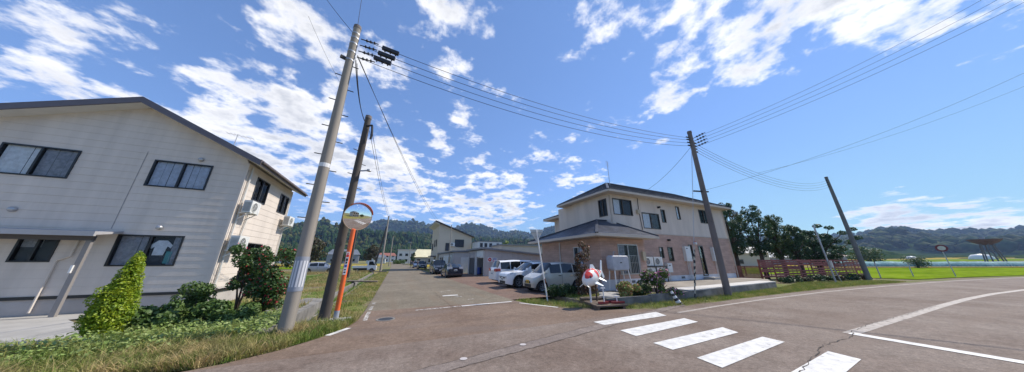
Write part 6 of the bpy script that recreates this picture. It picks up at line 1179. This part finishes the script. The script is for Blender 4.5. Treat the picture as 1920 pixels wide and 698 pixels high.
# golden conifer by the drive: tall cone of upright sprays
def conifer():
    b = Vector((-5.95, 9.75, 0)); bl = []
    for i in range(60):
        t = i / 59; rad = .33 * (1 - t) ** .75 * (.55 + .45 * min(1, t * 5)) + .03; a = i * 2.4; bl.append((math.cos(a) * rad * .62 + .05 * t, math.sin(a) * rad * .62, .15 + 1.68 * t, rad * .45 + .05, rad * .45 + .05, .17))
    for i in range(16): a = i * 2.4; bl.append((-.1 + math.cos(a) * .18, math.sin(a) * .18, .15 + .06 * i, .15, .15, .15))
    shrub('golden_conifer', 'bright yellow-green cone-shaped conifer beside the driveway', 'conifer', b, bl, 21000, .028, 'leaf_gold', stems=[[(0, 0, 0, .05), (.02, 0, .8, .035), (.05, 0, 1.7, .015)]], asp=2.4, shell=.7, seed=3)
conifer()
mat('leaf_camellia', (.035, .085, .02), .45, .35, 6, col2=(.085, .15, .035), translucent=.22)
st = lambda x, y, z: [(0, 0, 0, .035), (x * .3, y * .3, z * .4, .028), (x, y, z, .012)]
shrub('camellia_shrub', 'leafy shrub with red flowers beside the sunlit house wall', 'shrub', (-4.75, 12.3, 0), blob_set(rg, 26, .60, .5, .95, 2.2, .15, .28), 7000, .038, 'leaf_camellia', stems=[st(.2, .1, 1.5), st(-.3, .1, 1.4), st(.05, -.25, 1.6)], extra=[('flower_red', 260, .034, 'flowers')], seed=11)
shrub('camellia_shrub', 'taller dense shrub with red flowers just left of the thick pole', 'shrub', (-3.75, 11.5, 0), blob_set(rg, 34, .5, .45, .30, 2.0, .14, .28), 8500, .038, 'leaf_camellia', stems=[st(.1, .1, 1.3), st(-.2, .1, 1.2)], extra=[('flower_red', 620, .032, 'flowers')], seed=12)
shrub('round_shrub', 'small round green shrub between the conifer and the red-flowered shrub', 'shrub', (-5.35, 11.2, 0), blob_set(rg, 14, .32, .3, .2, .95, .16, .26), 3600, .035, 'leaf_green', stems=[st(.1, 0, .6)], seed=13)
for i, (x, y, h, lab) in enumerate(((-5.5, 10.2, .55, 'low leafy bush right of the yellow-green conifer'), (-4.75, 10.6, .5, 'low leafy bush in the middle of the roadside bed'), (-3.95, 10.4, .42, 'low leafy bush nearest the thick pole'))):
    shrub('leafy_bush', lab, 'bush', (x, y, 0), blob_set(rg, 9, .42, .35, .12, h, .16, .25), 2300, .05, 'leaf_green', stems=[st(.05, .02, .3)], group='bushes in the roadside bed', seed=20 + i)
gc = [(x, y) for x in np.arange(-7.4, -2.9, .26) for y in np.arange(7.6, 11.4, .26) if y > 7.75 + .55 * max(0, x + 4.6) and not (x < -6.3 and y > 9.3)]
V, F = leaves([(x, y, .10) for x, y in gc], [(.25, .25, .09 + .16 * ((k * 37) % 11) / 11) for k in range(len(gc))], 14000, .037, 1.7, 31, .3, .5); V[:, 2] = np.maximum(V[:, 2], .0)
tag(link_mesh('ground_cover', np_mesh('ground_cover', V, F), 'leaf_light'), 'pale variegated ground-cover plants along the roadside bed', 'ground cover', kind='stuff')
# right-hand garden
shrub('brown_leaved_shrub', 'tall thin shrub with reddish-brown leaves between the champagne car and carp figure', 'shrub', (8.55, 9.9, .2), blob_set(rg, 34, .55, .45, .12, 2.0, .18, .34, .4) + [(-.15, 0, 2.3, .2, .2, .2), (.1, 0, 2.15, .22, .2, .2)], 5600, .042, 'leaf_red', stems=[st(.1, 0, 1.6), st(-.15, .05, 2.0), st(.25, -.1, 1.2)], extra=[('leaf_rust', 420, .04, 'rusty_leaves')], seed=41)
for i, (x, y, s_, lab) in enumerate(((7.05, 10.45, .85, 'low dark clipped bush right of the leaning sign pole'), (7.75, 10.35, .95, 'low dark clipped bush below the brown-leaved shrub'))):
    shrub('clipped_bush', lab, 'bush', (x, y, .1), blob_set(rg, 12, .38, .3, .15, .45, .18, .26), 3000, .032, 'leaf_dark', stems=[st(.02, .02, .3)], group='clipped bushes by the car', seed=50 + i)
shrub('flowering_plant', 'straggling plant with pink flowers spilling over the low wall', 'flowering plant', (11.35, 8.4, .25), blob_set(rg, 20, .62, .4, .15, 1.0, .14, .26) + [(.5, -.5, .15, .22, .2, .2), (.75, -.6, .0, .2, .15, .2), (.25, -.5, .1, .2, .2, .2)], 3000, .045, 'leaf_green', stems=[st(.1, 0, .6), st(-.2, .05, .7), st(.4, -.3, .4)], extra=[('flower_pink', 240, .045, 'pink_flowers'), ('flower_pale', 160, .045, 'pale_flowers')], seed=61)
for i, (x, y, lab, m) in enumerate(((9.75, 8.6, 'faded rusty bush left of the pink flowers, nearest the carp figure', 'leaf_rust'), (10.45, 8.75, 'faded brown-green bush directly left of the pink flowers', 'leaf_brown'))):
    shrub('faded_bush', lab, 'bush', (x, y, .22), blob_set(rg, 11, .42, .3, .1, .5, .15, .22), 2200, .035, 'leaf_green' if i else 'leaf_light', stems=[st(.02, .02, .3)], extra=[(m, 900, .03, 'faded_leaves')], group='faded bushes in the bed', seed=70 + i)
# ------------------------------------------------------------------ red fence and trees behind it
def fence():
    A, B = Vector((29.0, 11.2, 0)), Vector((45.5, 9.0, 0)); d = (B - A).normalized(); n = Vector((-d.y, d.x, 0)); Ln = (B - A).length; T = thing('plank_fence', 'weathered red plank fence with gaps between its boards', 'fence', A); np_ = 9
    for i in range(np_ + 1):
        p = A + d * Ln * i / np_ + n * .06; MB().bar(p, p + Vector((0, 0, 1.86)), .11, .09).build('post', 'wood_fence', T)
    rnd = random.Random(4); zz = [.42, .62, .84, 1.02, 1.22, 1.40, 1.58, 1.76]
    for i in range(np_):
        for j, z in enumerate(zz):
            if rnd.random() < .08: continue
            a = A + d * (Ln * i / np_ + .01); b = A + d * (Ln * (i + 1) / np_ - .01); dz = rnd.gauss(0, .015); side = -.03 if (j + i) % 2 else .0; o = MB().bar(a + n * side + Vector((0, 0, z + dz)), b + n * side + Vector((0, 0, z + rnd.gauss(0, .015))), .025, .13 + .03 * rnd.random()).build('board', 'wood_fence', T)
        for k in range(2): p = A + d * Ln * (i + .33 + .33 * k) / np_ + n * .04; MB().bar(p + Vector((0, 0, .35)), p + Vector((0, 0, 1.84)), .09, .025).build('batten', 'wood_fence', T)
    A2, B2 = Vector((27.0, 12.4, .1)), Vector((29.0, 11.3, .1)); d2 = (B2 - A2).normalized(); L2 = (B2 - A2).length; T2 = thing('lattice_fence', 'low brown lattice fence panel between the pink house and red fence', 'fence', A2)
    for p in (A2, B2): MB().bar(p, p + Vector((0, 0, 1.22)), .08).build('post', 'wood_lattice', T2)
    for z in (.25, 1.18): MB().bar(A2 + Vector((0, 0, z)), B2 + Vector((0, 0, z)), .05, .06).build('rail', 'wood_lattice', T2)
    for k in range(-8, 22):
        for s in (1, -1):
            a, b = k * .12, k * .12 + s * .9
            if s < 0: a, b = k * .12 + .9, k * .12
            x0, z0, x1, z1 = (a, .28, b, 1.15) if s > 0 else (a, .28, b, 1.15)
            t0, t1 = 0, 1
            for q, lim in ((0, 1), (L2, -1)):
                if x1 != x0:
                    t = (q - x0) / (x1 - x0)
                    if lim * (x0 - q) < 0: t0 = max(t0, t)
                    if lim * (x1 - q) < 0: t1 = min(t1, t)
            if t1 - t0 < .05: continue
            P = lambda t: A2 + d2 * (x0 + (x1 - x0) * t) + Vector((-d2.y, d2.x, 0)) * (.012 * s) + Vector((0, 0, z0 + (z1 - z0) * t)); MB().bar(P(t0), P(t1), .015, .035).build('slat', 'wood_lattice', T2)
    A3, B3 = Vector((34.0, 19.0, 0)), Vector((40, 17.0, 0)); T3 = thing('rail_fence', 'distant low rail fence seen between the tree trunks', 'fence', A3)
    for i in range(4): p = A3.lerp(B3, i / 3); MB().bar(p, p + Vector((0, 0, 1.1)), .1).build('post', 'wood_fence', T3)
    for z in (.5, .8, 1.05): MB().bar(A3 + Vector((0, 0, z)), B3 + Vector((0, 0, z)), .03, .09).build('rail', 'wood_fence', T3)
    for i in range(9):
        p = A + d * (.8 + i * 1.55) - n * (.75 + .25 * rnd.random()); shrub('fence_bush', ['first low bush from the left end of the red fence', 'second low bush from the left end of the red fence', 'third low bush from the left end of the red fence', 'fourth low bush from the left end of the red fence', 'fifth low bush from the left end of the red fence', 'sixth low bush from the left end of the red fence', 'third low bush from the right end of the red fence', 'second low bush from the right end of the red fence', 'low bush at the right end of the red fence'][i], 'bush', (p.x, p.y, 0), blob_set(rnd, 10, .7, .3, .05, .28 + .2 * rnd.random(), .14, .24), 1300, .05, ('leaf_dark', 'leaf_dark', 'leaf_brown')[i % 3], stems=[st(.05, .02, .3)], group='bushes along the red fence', seed=90 + i)
fence()
def tree(label, base, h, trunk_r, crown, n, size, leafm, barkm='bark', seed=1, lean=(0, 0), limbs=7, group='trees behind the red fence', fork=.4, name='tree', droop=0.0):
    """crown: list of (dx,dy,z,rx,ry,rz)"""
    b = Vector(base); T = thing(name, label, 'tree', b, 0, group); r = random.Random(seed); top = b + Vector((lean[0], lean[1], h * .8)); pts = [b.lerp(top, t) + Vector((r.gauss(0, .05), r.gauss(0, .05), 0)) * t * 2 for t in (0, .2, .4, .6, .8, 1)]
    tr = MB().tube([pts[0] - Vector((0, 0, .15))] + pts[1:], [trunk_r * (1.25 - t) for t in (0, .2, .35, .55, .8, 1.05)], 9).build('trunk', barkm, T, smooth=True)
    L_ = MB()
    for i in range(limbs):
        q = crown[r.randrange(len(crown))]; e = b + Vector(q[:3]); s = pts[1].lerp(pts[5], fork * r.random() + .15); m = s.lerp(e, .5) + Vector((0, 0, -.15)); L_.tube([s, m, e], [trunk_r * .42, trunk_r * .28, trunk_r * .08], 6)
    L_.build('limb', barkm, tr, smooth=True)
    V, F = leaves([b + Vector(q[:3]) for q in crown], [q[3:6] for q in crown], n, size, 1.7, seed, .45, 0, droop); link_mesh('crown', np_mesh('crown', V, F), leafm, T); return T
def crown_blobs(seed, n, rx, ry, z0, z1, r0, r1, pear=.35):
    r = random.Random(seed); out = []
    for i in range(n):
        t = (i + r.random()) / n; w = math.sin(math.pi * min(1, .12 + .83 * t)) ** pear; a = r.random() * 6.283; k = math.sqrt(r.random()) * w; q = r0 + (r1 - r0) * r.random(); q *= .55 + .45 * w; out.append((math.cos(a) * rx * k, math.sin(a) * ry * k, z0 + (z1 - z0) * t, q, q, q * .8))
    return out
spec = [('leftmost pale leafy tree behind the fence next to the pink house', (30.2, 15.4), 6.3, 1.35, 2.1, 'leaf_tree', 'bark_pale', 5), ('tall dark tree second from the house behind the red fence', (31.6, 13.9), 7.3, 1.35, 1.9, 'leaf_tree_b', 'bark', 6), ('thin-crowned tree between two dark trees behind the red fence', (34.6, 15.2), 7.9, 1.1, 2.0, 'leaf_brown', 'bark_pale', 7), ('dark conifer-like tree in the middle of the row behind the fence', (34.2, 12.9), 7.2, 1.25, 1.7, 'leaf_tree_b', 'bark', 8), ('slender dark tree right of the middle behind the red fence', (36.6, 12.2), 6.3, 1.0, 1.5, 'leaf_tree', 'bark', 9), ('small dark tree left of the tall thin post behind the fence', (38.6, 11.6), 5.3, 1.0, 1.4, 'leaf_tree_b', 'bark', 10)]
for lab, p, h, rx, z0, lm, bm, sd_ in spec: tree(lab, (*p, 0), h, .17, [(q[0], q[1], q[2], q[3], q[4], q[5] * 1.5) for q in crown_blobs(sd_, 70, rx, rx, z0 + .6, h * 1.06 - .25, .18, .40, .5)], 9500, .065, lm, bm, sd_, lean=(random.Random(sd_).gauss(0, .3), 0))
big = crown_blobs(21, 70, 2.0, 2.0, 1.4, 4.9, .28, .55, .5) + [(q * 1.0, s_, z, .55, .35, .22) for q, s_, z in ((.6, -2.3, 4.6), (.3, -3.0, 4.9), (.4, -2.6, 3.6), (.0, -3.2, 4.0), (.2, 1.0, 5.4), (.3, -.8, 5.5), (.2, -1.6, 5.2))]
tree('broad dark spreading tree behind the right end of the red fence', (42.5, 11.4, 0), 5.4, .22, big, 15000, .075, 'leaf_tree_b', 'bark', 22, limbs=13)
shrub('round_bush', 'dark round bush against the far end of the pink house', 'bush', (29.2, 14.2, 0), blob_set(rg, 14, .6, .6, .3, 1.6, .3, .5), 2600, .07, 'leaf_dark', stems=[st(.1, 0, .8)], seed=99)
# mid-distance trees
for lab, p, h, w, lm, sd_ in (('round autumn-tinged tree in the field right of the thick pole', (-22.5, 92), 8.6, 4.2, 'leaf_brown', 31), ('low round green tree left of the autumn-tinged tree', (-33, 98), 5.8, 3.8, 'leaf_green', 32), ('brown-leaved tree beside the first far roadside pole', (-9.0, 118), 8.0, 3.6, 'leaf_brown', 33), ('slim green tree behind the mirror pole', (-19.5, 112), 8.5, 1.8, 'leaf_light', 34), ('dark green tree left of the road near the farmhouses', (-24, 150), 6.0, 3.2, 'leaf_dark', 35), ('slim dark tree before the white block', (6.2, 104), 5.0, 1.0, 'leaf_dark', 36), ('light green pointed tree behind the grey garage', (26.8, 62), 7.6, 1.3, 'leaf_light', 37), ('green tree between the beige house and the prefab cabin', (17.4, 66), 6.4, 1.8, 'leaf_green', 38), ('bushy field tree behind the round road sign', (118, 15.5), 2.6, 3.0, 'leaf_dark', 39), ('green bushy tree in the fields right of the spreading tree', (150, 28), 6.5, 5.5, 'leaf_tree', 40)):
    z0 = float(zfun(*p)); tree(lab, (*p, z0 - .1), h, .22, crown_blobs(sd_, 22, w * .75, w * .75, h * .28, h * .92, w * .22, w * .4, .6), 2600, h * .035, lm, 'bark', sd_, group='field trees')
for k in range(5):
    x = 1.0 + k * .9; y = 124 + k * .7; shrub('hedge_bush', ['leftmost', 'second from left', 'middle', 'second from right', 'rightmost'][k] + ' of the five hedge bushes at the road end', 'bush', (x - 1.2, y, float(zfun(x, y)) - .05), blob_set(rg, 6, .8, .6, .4, 1.5, .5, .8), 500, .14, 'leaf_green', stems=[st(.1, 0, .6)], group='hedge at the road end', seed=120 + k)
# ------------------------------------------------------------------ grass, as uncountable blades
def grass(name, parts, m, label):
    V, F = join_np(parts); tag(link_mesh(name, np_mesh(name, V, F), m), label, 'grass', kind='stuff')
verge_L = [(-2.15, 9.2), (-.82, 9.3), (-.77, 14), (-.77, 46), (-2.15, 46)]; near_L = [(-7.2, 6.6), (-2.7, 6.62), (-1.95, 7.2), (-1.4, 7.9), (-1.0, 8.6), (-.86, 9.3), (-2.1, 9.3), (-2.6, 8.5), (-3.6, 7.75), (-5.0, 7.55), (-7.2, 7.4)]
lawn_L = [(-6.4, 11.8), (-3.2, 10.8), (-3.0, 18), (-3.0, 46), (-14, 46), (-6.2, 21)]; verge_R = [(5.25, 11.0), (5.5, 9.75), (6.35, 8.55), (7.45, 7.9), (8.65, 7.25), (9.6, 6.95), (16, 7.05), (23.5, 7.05), (30, 6.9), (40, 6.1), (40, 7.5), (30, 9.5), (23.8, 8.4), (15.5, 7.95), (10.2, 7.8), (7.9, 8.0), (6.3, 10.3), (6.2, 11.0)]
grass('verge_grass', [blades(scatter([(-7.2, 7.4), (-5, 7.55), (-3.3, 8.2), (-3.1, 9.2), (-7.2, 9.0)], 7000, 41, .3, .5), .08, .34, .006, 41), blades(scatter(near_L, 26000, 1, .25, .35), .04, .22, .006, 1), blades(scatter(verge_L, 26000, 2, .34, .6), .03, .13, .006, 2), blades(scatter(verge_R, 42000, 3, .15, .5), .04, .17, .006, 3), blades(np.column_stack([scatter([(7.3, 9.0), (12.8, 8.1), (12.8, 8.9), (8.6, 10.2), (7.4, 10.9)], 6500, 5, .25, .3), np.full(6500, .13)]), .05, .2, .006, 5)], 'grass_blade', 'green and yellow roadside grass on the verges')
grass('tall_dry_grass', [blades(scatter(near_L, 11000, 6, .40, .5), .08, .30, .005, 6, lean=.7), blades(scatter(verge_L, 7000, 7, .48, .8), .05, .2, .006, 7, lean=.8), blades(scatter([(-6.4, 13), (-3.1, 12), (-3.1, 40), (-8, 40)], 16000, 8, .45, 1.2), .05, .22, .008, 8, lean=.8), blades(scatter([(-16, 44), (-3.5, 40), (-3.5, 48.5), (-16, 49)], 6000, 18, .45, 1.2), .1, .5, .012, 18, lean=.6)], 'grass_dry', 'dry straw-coloured grass tufts among the green')
grass('lawn_grass', [blades(scatter(lawn_L, 42000, 9, .42, 1.6), .03, .12, .008, 9), blades(np.column_stack([scatter([(-2.82, 14), (-2.28, 14), (-2.28, 44), (-2.82, 44)], 9000, 10, .35, .9), np.full(9000, -.6)]), .15, .55, .012, 10)], 'grass_lush', 'lush green grass patches beside and in the ditch')
# ------------------------------------------------------------------ air: faint haze over the valley
hz = MB().box(-3200, 3600, -400, 3600, -6, 420).build('haze', None); tag(hz, 'thin bluish air over the valley', 'haze', kind='stuff'); hm = bpy.data.materials.new('haze'); hm.use_nodes = True; nt = hm.node_tree; nt.nodes.clear(); o_ = nt.nodes.new('ShaderNodeOutputMaterial'); pv = nt.nodes.new('ShaderNodeVolumePrincipled'); pv.inputs['Color'].default_value = (.42, .62, 1.0, 1); pv.inputs['Density'].default_value = .00015; pv.inputs['Anisotropy'].default_value = .2; nt.links.new(pv.outputs[0], o_.inputs['Volume']); hz.data.materials.append(hm)

# ------------------------------------------------------------------ across the main road, behind the camera (seen in the mirror)
def across():
    T = thing('house', 'house across the main road, seen only in the round mirror', 'house', (17, -15, 0)); MB().box(12.5, 21.5, -20, -12.5, -.1, 5.2).build('wall', 'upper_beige', T); MB().add([(11.8, -20.7, 5.2), (22.2, -20.7, 5.2), (22.2, -11.8, 5.2), (11.8, -11.8, 5.2), (15.5, -16.2, 7.4), (18.5, -16.2, 7.4)], [(0, 1, 5, 4), (1, 2, 5), (2, 3, 4, 5), (3, 0, 4), (3, 2, 1, 0)]).build('roof', 'slate_edge', T)
    for x in (13.3, 16.2, 19.2):
        for z in (.9, 3.5): f = MB().box(x, x + 1.5, -12.499, -12.45, z, z + 1.2).build('window', 'frame_dark', T); MB().box(x + .08, x + 1.42, -12.449, -12.43, z + .08, z + 1.12).build('pane', 'car_glass', f)
    for k, (x, y, h) in enumerate(((25, -11, 4.2), (28.5, -12, 5.0), (32, -12.5, 4.4))): tree(['first', 'second', 'third'][k] + ' tree from the house across the main road, seen in the mirror', (x, y, 0), h, .16, crown_blobs(200 + k, 18, 1.5, 1.5, 1.0, h - .4, .5, .9, .5), 2200, .13, 'leaf_tree', 'bark', 200 + k, group='trees across the main road')
across()
